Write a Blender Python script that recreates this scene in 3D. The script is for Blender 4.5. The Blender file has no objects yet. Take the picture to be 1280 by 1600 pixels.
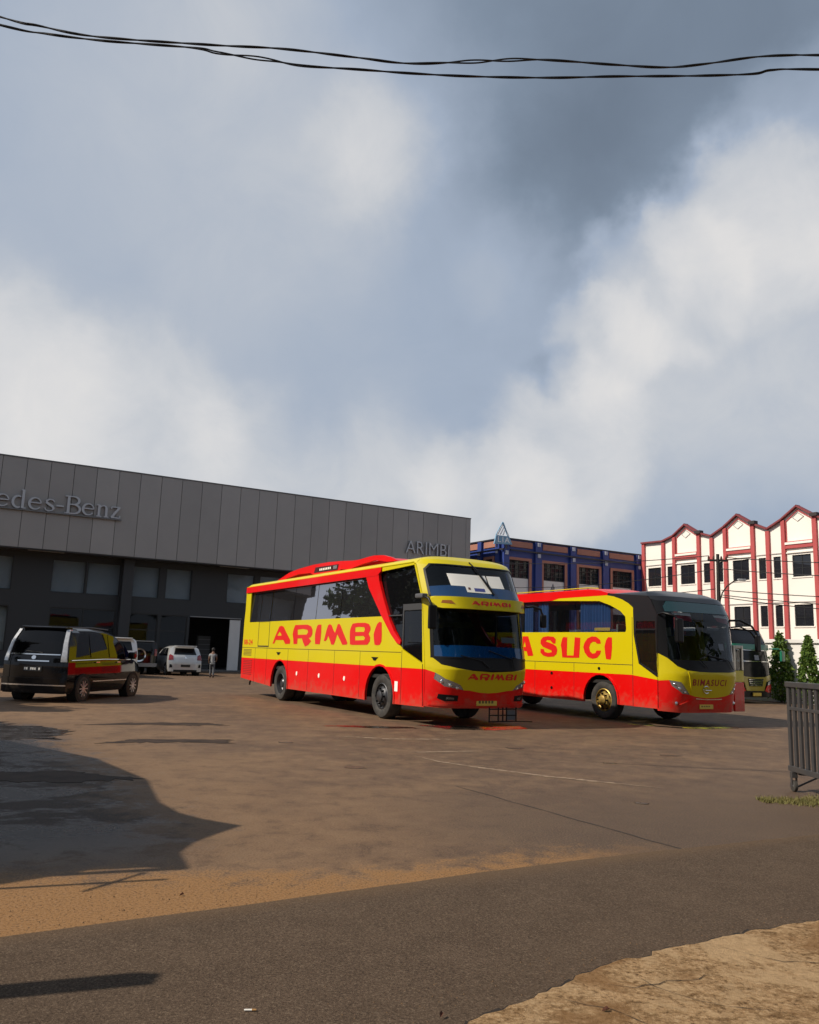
import bpy, bmesh, math, random
import numpy as np
from mathutils import Vector, Matrix
from mathutils.geometry import tessellate_polygon
random.seed(7); RNG = np.random.default_rng(7)
scene = bpy.context.scene
COL = scene.collection
# ------------------------------------------------------------------ camera
PIT, ROL = math.radians(9.8), math.radians(1.96)
c_, s_ = math.cos(PIT), math.sin(PIT)
fwd = Vector((0, c_, s_)); up0 = Vector((0, -s_, c_)); r0 = Vector((1, 0, 0))
rgt = r0*math.cos(ROL) + up0*math.sin(ROL); upv = -r0*math.sin(ROL) + up0*math.cos(ROL)
cam_data = bpy.data.cameras.new("camera"); cam = bpy.data.objects.new("camera", cam_data); COL.objects.link(cam)
m = Matrix((rgt, upv, -fwd)).transposed().to_4x4(); m.translation = (0, 0, 1.5); cam.matrix_world = m
cam_data.sensor_fit = 'HORIZONTAL'; cam_data.sensor_width = 36.0; cam_data.lens = 36.0*1282/1280
cam_data.clip_end = 3000; cam_data.clip_start = .05
scene.camera = cam
# ------------------------------------------------------------------ light
SUNV = Vector((-1.06, -.375, 1.0)).normalized()          # towards the sun
sun_d = bpy.data.lights.new("sun", 'SUN'); sun_d.energy = 4.8; sun_d.angle = math.radians(.55); sun_d.color = (1.0, .90, .76)
sun = bpy.data.objects.new("sun", sun_d); COL.objects.link(sun)
sun.rotation_euler = SUNV.to_track_quat('Z', 'Y').to_euler()
world = bpy.data.worlds.new("World"); scene.world = world; world.use_nodes = True
wt = world.node_tree; wn, wl = wt.nodes, wt.links
for n in list(wn): wn.remove(n)
wo = wn.new('ShaderNodeOutputWorld'); bgn = wn.new('ShaderNodeBackground'); wl.new(bgn.outputs[0], wo.inputs[0])
sky = wn.new('ShaderNodeTexSky'); sky.sky_type = 'NISHITA'; sky.sun_disc = False
sky.sun_elevation = math.asin(SUNV.z); sky.sun_rotation = math.atan2(SUNV.x, SUNV.y)
sky.air_density = 1.0; sky.dust_density = 2.0
tc = wn.new('ShaderNodeTexCoord')
def vm(op, a, b=None, nodes=None, links=None):
    n = nodes.new('ShaderNodeVectorMath'); n.operation = op
    for i, v in enumerate((a, b)):
        if v is None: continue
        if isinstance(v, (tuple, list, Vector)): n.inputs[i].default_value = tuple(v)
        else: links.new(v, n.inputs[i])
    return n
def mth(nodes, links, op, a, b=None, c=None, clamp=False):
    n = nodes.new('ShaderNodeMath'); n.operation = op; n.use_clamp = clamp
    for i, v in enumerate((a, b, c)):
        if v is None: continue
        if isinstance(v, (int, float)): n.inputs[i].default_value = v
        else: links.new(v, n.inputs[i])
    return n.outputs[0]
def noise(nodes, links, vec, scale, detail=4, rough=.55, dist=0.0):
    n = nodes.new('ShaderNodeTexNoise'); n.inputs['Scale'].default_value = scale; n.inputs['Detail'].default_value = detail
    n.inputs['Roughness'].default_value = rough; n.inputs['Distortion'].default_value = dist
    if vec is not None: links.new(vec, n.inputs['Vector'])
    return n
def ramp(nodes, links, fac, stops):
    n = nodes.new('ShaderNodeValToRGB'); e = n.color_ramp.elements
    while len(e) < len(stops): e.new(.5)
    for el, (p, c) in zip(e, stops):
        el.position = p; el.color = (c[0], c[1], c[2], 1) if len(c) == 3 else c
    links.new(fac, n.inputs[0]); return n
def pixdir(u, v):        # a bearing in the sky
    d = fwd + rgt*((u-640)/1282) - upv*((v-800)/1282); return d.normalized()
gen = tc.outputs['Generated']
# cloud field: an even grey-blue veil with brighter and darker banks at their bearings, broken up by fractal noise
warp = noise(wn, wl, gen, 4.5, 4, .55)
wv = vm('SUBTRACT', warp.outputs['Color'], (.5, .5, .5), wn, wl).outputs[0]
wv2 = vm('SCALE', wv, None, wn, wl); wv2.inputs['Scale'].default_value = .11
warpb = noise(wn, wl, gen, 17, 4, .6)
wvb = vm('SCALE', vm('SUBTRACT', warpb.outputs['Color'], (.5, .5, .5), wn, wl).outputs[0], None, wn, wl); wvb.inputs['Scale'].default_value = .05
dirw = vm('NORMALIZE', vm('ADD', vm('ADD', gen, wv2.outputs[0], wn, wl).outputs[0], wvb.outputs[0], wn, wl).outputs[0], None, wn, wl).outputs[0]
# (bearing, angular radius, weight, edge sharpness)
banks = [(-20, 640, .125, .19, 7), (180, 690, .12, .19, 7), (360, 730, .08, .16, 5), (600, 800, .10, .22, 4), (760, 770, .08, .24, 7), (890, 700, .09, .23, 7),
         (940, 540, .06, .17, 9), (1040, 450, .085, .22, 10), (1160, 370, .09, .20, 10), (1270, 260, .10, .21, 9), (1180, 540, .15, .13, 5), (1080, 700, .12, .10, 4),
         (590, 235, .055, .17, 3), (520, 310, .08, .10, 2.4), (360, 430, .12, .05, 2), (800, 395, .06, .14, 3), (160, 100, .16, .08, 2), (370, 20, .08, .10, 2.4), (700, 180, .08, .08, 2),
         (1010, 90, .20, -.24, 2.2), (780, 30, .10, -.10, 2), (870, 290, .10, -.18, 2.6), (1250, 60, .12, -.10, 2), (1190, 780, .12, -.12, 2.4), (1115, 485, .035, -.18, 4), (870, 580, .028, -.18, 4),
         (-500, 620, .28, .22, 4), (-900, 200, .3, -.2, 2), (1900, 600, .28, .24, 4), (2100, 150, .3, -.2, 2)]
acc = None
for (u, v, rad, wgt, ex_) in banks:
    d = vm('DISTANCE', dirw, tuple(pixdir(u, v)), wn, wl).outputs['Value']
    t = mth(wn, wl, 'POWER', mth(wn, wl, 'DIVIDE', d, rad*1.12), float(ex_)); t = mth(wn, wl, 'EXPONENT', mth(wn, wl, 'MULTIPLY', t, -1.0))
    t = mth(wn, wl, 'MULTIPLY', t, wgt)
    acc = t if acc is None else mth(wn, wl, 'ADD', acc, t)
n1 = noise(wn, wl, gen, 2.4, 4, .5, .2); n2 = noise(wn, wl, gen, 8.0, 8, .62, .5)
cl = mth(wn, wl, 'ADD', acc, mth(wn, wl, 'MULTIPLY', mth(wn, wl, 'SUBTRACT', n1.outputs[0], .5), .16))
# fine structure is stronger in the bright cumulus than in the veil
msk_ = wn.new('ShaderNodeMapRange'); msk_.interpolation_type = 'SMOOTHSTEP'; msk_.inputs[1].default_value = .02; msk_.inputs[2].default_value = .25; msk_.inputs[3].default_value = .10; msk_.inputs[4].default_value = .46; wl.new(acc, msk_.inputs[0])
cl = mth(wn, wl, 'ADD', cl, mth(wn, wl, 'MULTIPLY', mth(wn, wl, 'SUBTRACT', n2.outputs[0], .5), msk_.outputs[0]))
sep = wn.new('ShaderNodeSeparateXYZ'); wl.new(gen, sep.inputs[0])     # the veil thickens overhead, as it begins to do at the top of the view
ov = wn.new('ShaderNodeMapRange'); ov.interpolation_type = 'SMOOTHSTEP'; ov.inputs[1].default_value = .6; ov.inputs[2].default_value = .95; ov.inputs[3].default_value = .40; ov.inputs[4].default_value = .18; wl.new(sep.outputs[2], ov.inputs[0])
cl = mth(wn, wl, 'ADD', cl, ov.outputs[0])
cr = ramp(wn, wl, cl, [(0.0, (.15, .19, .25)), (.16, (.215, .27, .35)), (.38, (.36, .425, .53)), (.58, (.55, .575, .615)), (.74, (.655, .66, .675)), (1.0, (.80, .775, .75))])
mixs = wn.new('ShaderNodeMixRGB'); mixs.inputs[0].default_value = .94
skys = wn.new('ShaderNodeMixRGB'); skys.blend_type = 'MULTIPLY'; skys.inputs[0].default_value = 1; skys.inputs[2].default_value = (.07, .07, .07, 1)
wl.new(sky.outputs[0], skys.inputs[1]); wl.new(skys.outputs[0], mixs.inputs[1]); wl.new(cr.outputs[0], mixs.inputs[2])
wl.new(mixs.outputs[0], bgn.inputs[0]); bgn.inputs[1].default_value = 1.05
world.cycles.sampling_method = 'MANUAL'; world.cycles.sample_map_resolution = 512
scene.view_settings.view_transform = 'Standard'; scene.view_settings.look = 'None'
scene.view_settings.exposure = 0.0; scene.view_settings.gamma = 1.0; scene.view_settings.use_curve_mapping = False
scene.render.engine = 'CYCLES'; scene.cycles.use_denoising = True
scene.cycles.max_bounces = 7; scene.cycles.transparent_max_bounces = 10; scene.cycles.glossy_bounces = 4; scene.cycles.diffuse_bounces = 3
scene.cycles.caustics_reflective = False; scene.cycles.caustics_refractive = False; scene.cycles.sample_clamp_indirect = 6

# ------------------------------------------------------------------ materials
def S(r, g, b):
    f = lambda v: (v/255/12.92 if v/255 <= .04045 else ((v/255+.055)/1.055)**2.4)
    return (f(r), f(g), f(b))
def setspec(p, v): p.inputs['Specular IOR Level'].default_value = v
MATS = {}
def mat(name, col, rough=.5, metal=0., spec=.5, coat=0., vary=None, bump=None, rvary=None, coords='pos', emit=None):
    if name in MATS: return MATS[name]
    m = bpy.data.materials.new(name); m.use_nodes = True; MATS[name] = m
    nt = m.node_tree; p = nt.nodes['Principled BSDF']
    p.inputs['Base Color'].default_value = (*col, 1); p.inputs['Roughness'].default_value = rough
    p.inputs['Metallic'].default_value = metal; setspec(p, spec)
    p.inputs['Coat Weight'].default_value = coat; p.inputs['Coat Roughness'].default_value = .06
    geo = nt.nodes.new('ShaderNodeNewGeometry'); vec = geo.outputs['Position']
    if vary:
        sc, amt = vary[:2]; tint = vary[2] if len(vary) > 2 else (col[0]*.35, col[1]*.33, col[2]*.3)
        n = noise(nt.nodes, nt.links, vec, sc, 6, .62, .2)
        r = ramp(nt.nodes, nt.links, n.outputs[0], [(.36, (1, 1, 1)), (.70, (0, 0, 0))])
        f = mth(nt.nodes, nt.links, 'MULTIPLY', mth(nt.nodes, nt.links, 'SUBTRACT', 1.0, r.outputs[0]), amt)
        mx = nt.nodes.new('ShaderNodeMixRGB'); mx.inputs[1].default_value = (*col, 1); mx.inputs[2].default_value = (*tint, 1)
        nt.links.new(f, mx.inputs[0]); nt.links.new(mx.outputs[0], p.inputs['Base Color'])
    if rvary:
        n = noise(nt.nodes, nt.links, vec, rvary[0], 5, .6)
        mr = nt.nodes.new('ShaderNodeMapRange'); mr.inputs[1].default_value = .3; mr.inputs[2].default_value = .7
        mr.inputs[3].default_value = rvary[1]; mr.inputs[4].default_value = rvary[2]
        nt.links.new(n.outputs[0], mr.inputs[0]); nt.links.new(mr.outputs[0], p.inputs['Roughness'])
    if bump:
        n = noise(nt.nodes, nt.links, vec, bump[0], 5, .6); b = nt.nodes.new('ShaderNodeBump')
        b.inputs['Strength'].default_value = bump[1]; b.inputs['Distance'].default_value = bump[2] if len(bump) > 2 else .01
        nt.links.new(n.outputs[0], b.inputs['Height']); nt.links.new(b.outputs[0], p.inputs['Normal'])
    if emit: p.inputs['Emission Color'].default_value = (*emit[0], 1); p.inputs['Emission Strength'].default_value = emit[1]
    return m
def glass(name, tint, body=(.01, .01, .012), see=.5, refl=.06, ior=1.55, wavy=0.0, gcol=(1, 1, 1)):
    """tinted glass: part of the light passes, part is soaked up by the film, the surface mirrors by Fresnel"""
    if name in MATS: return MATS[name]
    m = bpy.data.materials.new(name); m.use_nodes = True; MATS[name] = m
    nt = m.node_tree; N, K = nt.nodes, nt.links
    for n in list(N): N.remove(n)
    o = N.new('ShaderNodeOutputMaterial'); d = N.new('ShaderNodeBsdfDiffuse'); d.inputs[0].default_value = (*body, 1)
    t = N.new('ShaderNodeBsdfTransparent'); t.inputs[0].default_value = (*tint, 1)
    g = N.new('ShaderNodeBsdfGlossy'); g.inputs['Roughness'].default_value = .015; g.inputs[0].default_value = (*gcol, 1)
    fr = N.new('ShaderNodeFresnel'); fr.inputs[0].default_value = ior
    gb = N.new('ShaderNodeNewGeometry'); f = mth(N, K, 'MULTIPLY', mth(N, K, 'ADD', fr.outputs[0], refl, clamp=True), mth(N, K, 'SUBTRACT', 1.0, gb.outputs['Backfacing']))
    m1 = N.new('ShaderNodeMixShader'); m1.inputs[0].default_value = see; K.new(d.outputs[0], m1.inputs[1]); K.new(t.outputs[0], m1.inputs[2])
    m2 = N.new('ShaderNodeMixShader'); K.new(f, m2.inputs[0]); K.new(m1.outputs[0], m2.inputs[1]); K.new(g.outputs[0], m2.inputs[2])
    K.new(m2.outputs[0], o.inputs[0])
    if wavy:
        geo = N.new('ShaderNodeNewGeometry'); n = noise(N, K, geo.outputs['Position'], 2.2, 2, .5); b = N.new('ShaderNodeBump')
        b.inputs['Strength'].default_value = wavy; b.inputs['Distance'].default_value = .02; K.new(n.outputs[0], b.inputs['Height']); K.new(b.outputs[0], g.inputs['Normal'])
    return m

# ------------------------------------------------------------------ mesh helpers
class MB:
    def __init__(s): s.v = []; s.f = []
    def add(s, vs, fs):
        o = len(s.v); s.v += [tuple(v) for v in vs]; s.f += [tuple(i+o for i in f) for f in fs]; return s
    def box(s, x0, x1, y0, y1, z0, z1):
        return s.add([(x0, y0, z0), (x1, y0, z0), (x1, y1, z0), (x0, y1, z0), (x0, y0, z1), (x1, y0, z1), (x1, y1, z1), (x0, y1, z1)],
                     [(0, 3, 2, 1), (4, 5, 6, 7), (0, 1, 5, 4), (1, 2, 6, 5), (2, 3, 7, 6), (3, 0, 4, 7)])
    def rbox(s, x0, x1, y0, y1, z0, z1, b=.02):
        """box with chamfered edges"""
        xs, ys, zs = (x0, x1), (y0, y1), (z0, z1)
        bm = bmesh.new(); r = bmesh.ops.create_cube(bm, size=1)
        for v in bm.verts: v.co = Vector(((x0+x1)/2+v.co.x*(x1-x0), (y0+y1)/2+v.co.y*(y1-y0), (z0+z1)/2+v.co.z*(z1-z0)))
        bmesh.ops.bevel(bm, geom=bm.edges[:], offset=b, segments=2, affect='EDGES', profile=.6)
        bm.verts.index_update(); s.add([v.co for v in bm.verts], [[v.index for v in f.verts] for f in bm.faces]); bm.free(); return s
    def bar(s, a, b, w, h=None, upd=(0, 0, 1)):
        a, b = Vector(a), Vector(b); h = h or w; d = (b-a).normalized(); u = Vector(upd)
        if abs(d.dot(u)) > .98: u = Vector((1, 0, 0))
        x = d.cross(u).normalized(); y = x.cross(d).normalized(); vs = []
        for p in (a, b):
            for sx, sy in ((-1, -1), (1, -1), (1, 1), (-1, 1)): vs.append(p + x*sx*w/2 + y*sy*h/2)
        return s.add(vs, [(0, 1, 2, 3), (7, 6, 5, 4), (0, 4, 5, 1), (1, 5, 6, 2), (2, 6, 7, 3), (3, 7, 4, 0)])
    def tube(s, pts, r, n=8, cap=True):
        pts = [Vector(p) for p in pts]; rs = r if isinstance(r, (list, tuple)) else [r]*len(pts); rings = []; vs = []; fs = []
        px = None
        for i, p in enumerate(pts):
            d = (pts[min(i+1, len(pts)-1)] - pts[max(i-1, 0)]).normalized()
            if px is None:
                u = Vector((0, 0, 1)) if abs(d.z) < .95 else Vector((1, 0, 0)); px = d.cross(u).normalized()
            px = (px - d*px.dot(d)).normalized(); py = d.cross(px)
            for k in range(n):
                a = 2*math.pi*k/n; vs.append(p + (px*math.cos(a) + py*math.sin(a))*rs[i])
        for i in range(len(pts)-1):
            for k in range(n): fs.append((i*n+k, i*n+(k+1) % n, (i+1)*n+(k+1) % n, (i+1)*n+k))
        if cap: fs += [tuple(range(n))[::-1], tuple((len(pts)-1)*n+k for k in range(n))]
        return s.add(vs, fs)
    def lathe(s, prof, n=24, axis='y', o=(0, 0, 0)):
        """prof: (radius, height along axis)"""
        vs = []; fs = []; o = Vector(o)
        for r, h in prof:
            for k in range(n):
                a = 2*math.pi*k/n; x, y = r*math.cos(a), r*math.sin(a)
                vs.append(o + Vector({'y': (x, h, y), 'z': (x, y, h), 'x': (h, x, y)}[axis]))
        for i in range(len(prof)-1):
            for k in range(n): fs.append((i*n+k, i*n+(k+1) % n, (i+1)*n+(k+1) % n, (i+1)*n+k))
        return s.add(vs, fs)
def obj(name, mb, material=None, parent=None, smooth=None):
    me = bpy.data.meshes.new(name)
    me.from_pydata([tuple(v) for v in mb.v], [], [tuple(f) for f in mb.f]); me.update()
    if smooth:
        me.polygons.foreach_set('use_smooth', [True]*len(me.polygons)); me.set_sharp_from_angle(angle=math.radians(smooth))
    if material: me.materials.append(material)
    o = bpy.data.objects.new(name, me); COL.objects.link(o)
    if parent: o.parent = parent
    return o
def inst(src, parent, loc=None):
    o = bpy.data.objects.new(src.name.split('.')[0], src.data); COL.objects.link(o); o.parent = parent; o.matrix_basis = src.matrix_basis
    if loc is not None: o.location = loc
    return o
def tag(o, label=None, cat=None, group=None, kind=None):
    for k, v in (('label', label), ('category', cat), ('group', group), ('kind', kind)):
        if v: o[k] = v
    return o
def thing(name, label, cat, loc=(0, 0, 0), rz=0., group=None):
    o = bpy.data.objects.new(name, None); o.empty_display_size = .3; COL.objects.link(o)
    o.location = loc; o.rotation_euler = (0, 0, rz); return tag(o, label, cat, group)
def sub(name, parent, loc=(0, 0, 0), rz=0.):
    o = bpy.data.objects.new(name, None); o.empty_display_size = .1; COL.objects.link(o); o.parent = parent; o.location = loc; o.rotation_euler = (0, 0, rz); return o
def copy_tree(o, parent=None):
    c = o.copy(); COL.objects.link(c); c.parent = parent
    for ch in list(o.children): copy_tree(ch, c)
    return c
# 2-D sheets: loops (outer first, then holes) -> triangles, optionally gridded, mapped to 3-D with a thickness
def flat(loops, step=None):
    vl = [[Vector((p[0], p[1], 0)) for p in lp] for lp in loops]; pts = [p for lp in vl for p in lp]
    tris = tessellate_polygon(vl)
    if not step: return [(p.x, p.y) for p in pts], [tuple(t) for t in tris]
    bm = bmesh.new(); vs = [bm.verts.new(p) for p in pts]
    for t in tris:
        try: bm.faces.new([vs[i] for i in t])
        except ValueError: pass
    for ax in (0, 1):
        lo, hi = min(p[ax] for p in pts), max(p[ax] for p in pts)
        k = math.ceil(lo/step+1e-4)
        while k*step < hi-1e-4:
            co = [0, 0, 0]; no = [0, 0, 0]; co[ax] = k*step; no[ax] = 1
            bmesh.ops.bisect_plane(bm, geom=bm.verts[:]+bm.edges[:]+bm.faces[:], dist=1e-5, plane_co=co, plane_no=no); k += 1
    bm.verts.index_update(); V = [(v.co.x, v.co.y) for v in bm.verts]; Fc = [tuple(v.index for v in f.verts) for f in bm.faces]; bm.free()
    return V, Fc
def area2(V, f):
    return sum(V[f[i]][0]*V[f[(i+1) % len(f)]][1]-V[f[(i+1) % len(f)]][0]*V[f[i]][1] for i in range(len(f)))
def sheet(V, Fc, fn, off, th):
    """fn(u, v, o) -> 3-D point at height o over the surface; top at off, bottom at off-th"""
    Fc = [f if area2(V, f) > 0 else f[::-1] for f in Fc]; n = len(V); mb = MB()
    P = [fn(u, v, off) for u, v in V] + [fn(u, v, off-th) for u, v in V]
    edges = {}
    for f in Fc:
        for i in range(len(f)): edges[(f[i], f[(i+1) % len(f)])] = 1
    fs = list(Fc) + [tuple(i+n for i in f[::-1]) for f in Fc]
    for (a, b) in edges:
        if (b, a) not in edges: fs.append((b, a, a+n, b+n))
    return mb.add(P, fs)
def txt2d(s, box, bold=0.0, spacing=1.0):
    """the built-in font, fitted into box (u0, v0, u1, v1)"""
    cu = bpy.data.curves.new('t', 'FONT'); cu.body = s; cu.resolution_u = 3; cu.offset = bold; cu.space_character = spacing
    o = bpy.data.objects.new('t', cu); COL.objects.link(o); bpy.context.view_layer.update()
    me = o.evaluated_get(bpy.context.evaluated_depsgraph_get()).to_mesh()
    V = [(v.co.x, v.co.y) for v in me.vertices]; Fc = [tuple(p.vertices) for p in me.polygons]
    bpy.data.objects.remove(o); bpy.data.curves.remove(cu)
    x0, x1 = min(v[0] for v in V), max(v[0] for v in V); y0, y1 = min(v[1] for v in V), max(v[1] for v in V)
    V = [(box[0]+(x-x0)/(x1-x0)*(box[2]-box[0]), box[1]+(y-y0)/(y1-y0)*(box[3]-box[1])) for x, y in V]
    return V, Fc
class Frame:
    """a vertical plane standing on the ground: u along it, n out of it, z up"""
    def __init__(s, ox, oy, az):
        a = math.radians(az); s.O = Vector((ox, oy, 0)); s.X = Vector((math.sin(a), math.cos(a), 0)); s.N = Vector((s.X.y, -s.X.x, 0)); s.az = az
        s.rz = math.atan2(s.X.y, s.X.x)
    def w(s, u, n, z): return s.O + s.X*u + s.N*n + Vector((0, 0, z))
# local coordinates of a Frame thing: x = u, y = -n (rotated by rz), z = z
def FX(u, v, o): return (u, -o, v)
def wallsheet(loops, n=0., th=.25, step=None):
    V, Fc = flat(loops, step); return sheet(V, Fc, FX, n, th)
def rect(u0, z0, u1, z1): return [(u0, z0), (u1, z0), (u1, z1), (u0, z1)]

# ------------------------------------------------------------------ the lot
B1 = Frame(-.453, 19.3365, 150.0)      # lane of the first bus; the whole lot is laid out square to it
B2 = Frame(5.160, 21.782, 150.0)
def ground_mat(name, kind):
    m = bpy.data.materials.new(name); m.use_nodes = True; nt = m.node_tree; N, K = nt.nodes, nt.links; p = N['Principled BSDF']
    geo = N.new('ShaderNodeNewGeometry'); pos = geo.outputs['Position']
    def lin(vx, vy, c0):
        d = vm('DOT_PRODUCT', pos, (vx, vy, 0), N, K).outputs['Value']; return mth(N, K, 'ADD', d, c0)
    X = lin(B1.X.x, B1.X.y, -(B1.O.dot(B1.X))); Nn = lin(B1.N.x, B1.N.y, -(B1.O.dot(B1.N)))
    big = noise(N, K, pos, .35, 6, .6, .4).outputs[0]; mid = noise(N, K, pos, 2.6, 12, .78, .3).outputs[0]; fine = noise(N, K, pos, {'lot': 60, 'drive': 85, 'conc': 38}[kind], 5, .75).outputs[0]
    grit = noise(N, K, pos, 190, 2, .6).outputs[0]
    def mixc(f, a, b):
        n = N.new('ShaderNodeMixRGB'); K.new(f, n.inputs[0])
        for i, v in ((1, a), (2, b)):
            if isinstance(v, tuple): n.inputs[i].default_value = (*v, 1)
            else: K.new(v, n.inputs[i])
        return n.outputs[0]
    def sm(v, a, b):
        r = N.new('ShaderNodeMapRange'); r.interpolation_type = 'SMOOTHSTEP'; r.inputs[1].default_value = a; r.inputs[2].default_value = b
        if isinstance(v, (int, float)): r.inputs[0].default_value = v
        else: K.new(v, r.inputs[0])
        return r.outputs[0]
    if kind == 'lot':
        base = mixc(sm(big, .35, .65), (.108, .068, .044), (.138, .088, .056))
        near_ = sm(mth(N, K, 'ADD', Nn, mth(N, K, 'MULTIPLY', mth(N, K, 'SUBTRACT', big, .5), 7.)), 3.6, 6.8); base = mixc(mth(N, K, 'MULTIPLY', near_, .75), base, (.205, .124, .066))
        tan = noise(N, K, pos, .8, 9, .68, .3).outputs[0]; base = mixc(mth(N, K, 'MULTIPLY', sm(tan, .48, .64), .5), base, (.225, .14, .078))
        base = mixc(mth(N, K, 'MULTIPLY', sm(mid, .5, .60), .36), base, (.25, .16, .09))
        base = mixc(mth(N, K, 'MULTIPLY', sm(mid, .49, .39), .48), base, (.060, .037, .025))
        rim_ = mth(N, K, 'MULTIPLY', sm(mth(N, K, 'ADD', X, mth(N, K, 'MULTIPLY', mth(N, K, 'SUBTRACT', mid, .5), 3.)), 8.3, 11.6), sm(Nn, 6.2, 4.2)); base = mixc(mth(N, K, 'MULTIPLY', rim_, .85), base, (.090, .061, .041))
        # drifted sand along the edge of the driveway, deepest at the left
        w = mth(N, K, 'ADD', X, mth(N, K, 'MULTIPLY', mth(N, K, 'SUBTRACT', mid, .5), 2.6))
        wide = mth(N, K, 'SUBTRACT', 11.62, mth(N, K, 'MULTIPLY', sm(Nn, 6.2, 8.4), .75))
        brk = mth(N, K, 'ADD', mth(N, K, 'MULTIPLY', mth(N, K, 'SUBTRACT', fine, .5), 1.6), mth(N, K, 'SUBTRACT', w, wide)); sand = mth(N, K, 'MULTIPLY', sm(brk, -.1, .35), sm(mth(N, K, 'ADD', Nn, mth(N, K, 'MULTIPLY', mid, 2.)), 4.6, 6.6))
        sand = mth(N, K, 'MULTIPLY', sand, mth(N, K, 'SUBTRACT', 1.0, sm(X, 12.2, 12.6)))
        base = mixc(sand, base, mixc(sm(fine, .3, .7), (.205, .100, .033), (.34, .185, .072)))
        # damp ground at the left, with the canopy's shade darkened into its colour
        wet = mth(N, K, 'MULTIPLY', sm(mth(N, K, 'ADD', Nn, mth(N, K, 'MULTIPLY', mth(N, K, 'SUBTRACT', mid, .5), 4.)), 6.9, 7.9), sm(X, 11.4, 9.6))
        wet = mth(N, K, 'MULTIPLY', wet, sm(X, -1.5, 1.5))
        wet_shade = mixc(sm(tan, .46, .56), (.036, .034, .036), (.030, .021, .016)); base = mixc(wet, base, wet_shade)
        base = mixc(mth(N, K, 'MULTIPLY', sm(fine, .52, .66), .75), base, (.235, .155, .098))
        base = mixc(mth(N, K, 'MULTIPLY', sm(fine, .48, .34), .8), base, (.036, .022, .014))
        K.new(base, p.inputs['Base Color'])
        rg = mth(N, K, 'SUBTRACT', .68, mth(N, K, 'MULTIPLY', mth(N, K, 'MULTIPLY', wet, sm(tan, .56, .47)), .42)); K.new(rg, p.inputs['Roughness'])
        bs = .6
    elif kind == 'drive':
        base = mixc(sm(mid, .3, .7), (.080, .054, .036), (.108, .074, .050))
        base = mixc(mth(N, K, 'MULTIPLY', sm(fine, .52, .66), .7), base, (.215, .16, .112))
        base = mixc(mth(N, K, 'MULTIPLY', sm(fine, .49, .35), .75), base, (.024, .016, .011))
        dust = mth(N, K, 'MULTIPLY', sm(mth(N, K, 'ADD', X, mth(N, K, 'MULTIPLY', mid, .5)), 12.55, 12.15), .55)
        base = mixc(dust, base, (.16, .10, .055))
        K.new(base, p.inputs['Base Color']); p.inputs['Roughness'].default_value = .85; bs = .7
    else:
        mp = N.new('ShaderNodeMapping'); mp.inputs['Rotation'].default_value = (0, 0, math.radians(35)); mp.inputs['Scale'].default_value = (1, 2.0, 1); K.new(pos, mp.inputs[0])
        st = noise(N, K, mp.outputs[0], 6.5, 12, .8, .4).outputs[0]
        base = mixc(sm(st, .34, .62), (.175, .100, .042), (.41, .262, .135))
        base = mixc(mth(N, K, 'MULTIPLY', sm(fine, .5, .66), .8), base, (.52, .36, .205))
        base = mixc(mth(N, K, 'MULTIPLY', sm(fine, .48, .34), .9), base, (.075, .038, .016))
        bl2 = noise(N, K, pos, 1.7, 8, .7, .6).outputs[0]; base = mixc(mth(N, K, 'MULTIPLY', sm(bl2, .5, .58), .65), base, (.46, .315, .175)); base = mixc(mth(N, K, 'MULTIPLY', sm(bl2, .47, .38), .7), base, (.20, .105, .042))
        base = mixc(mth(N, K, 'MULTIPLY', sm(mid, .58, .68), .7), base, (.12, .068, .03))
        K.new(base, p.inputs['Base Color']); p.inputs['Roughness'].default_value = .9; bs = .8
    h = mth(N, K, 'ADD', mth(N, K, 'MULTIPLY', fine, .7), mth(N, K, 'MULTIPLY', grit, .5)); h = mth(N, K, 'ADD', h, mth(N, K, 'MULTIPLY', mid, 1.2 if kind != 'conc' else 3.5))
    b = N.new('ShaderNodeBump'); b.inputs['Strength'].default_value = bs; b.inputs['Distance'].default_value = .012; K.new(h, b.inputs['Height']); K.new(b.outputs[0], p.inputs['Normal'])
    setspec(p, .24 if kind == 'lot' else .15); return m
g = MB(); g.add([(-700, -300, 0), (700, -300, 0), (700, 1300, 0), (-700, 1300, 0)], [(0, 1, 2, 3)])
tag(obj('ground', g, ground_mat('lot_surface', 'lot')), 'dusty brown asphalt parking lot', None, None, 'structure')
def strip(name, e0, e1, z, material, th):
    """a sheet between two ragged edges given as (n, X) in the lot's grid"""
    mb = MB(); n = len(e0); top = [B1.w(x, nn, z) for nn, x in e0] + [B1.w(x, nn, z) for nn, x in e1]
    bot = [v-Vector((0, 0, th)) for v in top]; fs = []
    for i in range(n-1):
        fs.append((i, i+1, n+i+1, n+i)); fs.append((2*n+i+1, 2*n+i, i, i+1)); fs.append((n+i+1, 3*n+i+1, 3*n+i, n+i))
    mb.add(top+bot, fs); o = obj(name, mb, material); tag(o, None, None, None, 'structure'); return o
nn = [-70, -40, -20, -10, -5, -2] + list(np.arange(0, 11.01, .05)) + [12, 15, 20, 40, 70]
def jag(n, amp, seed):
    r = np.random.default_rng(seed); v = np.zeros(n)
    for k, a in ((2, .5), (5, .7), (12, .8), (33, 1.0)):
        ctl = r.normal(size=n//k+3); v += np.interp(np.arange(n)/k, np.arange(len(ctl)), ctl)*a*k/33
    return v*amp
j1, j2 = jag(len(nn), .022, 3), jag(len(nn), .045, 5)+np.repeat(np.random.default_rng(6).normal(size=len(nn)//3+1)*.012, 3)[:len(nn)]+np.random.default_rng(16).normal(size=len(nn))*.006
up_ = [(n, 12.03+.04*math.sin(n*.9)+j) for n, j in zip(nn, j1)]
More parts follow.
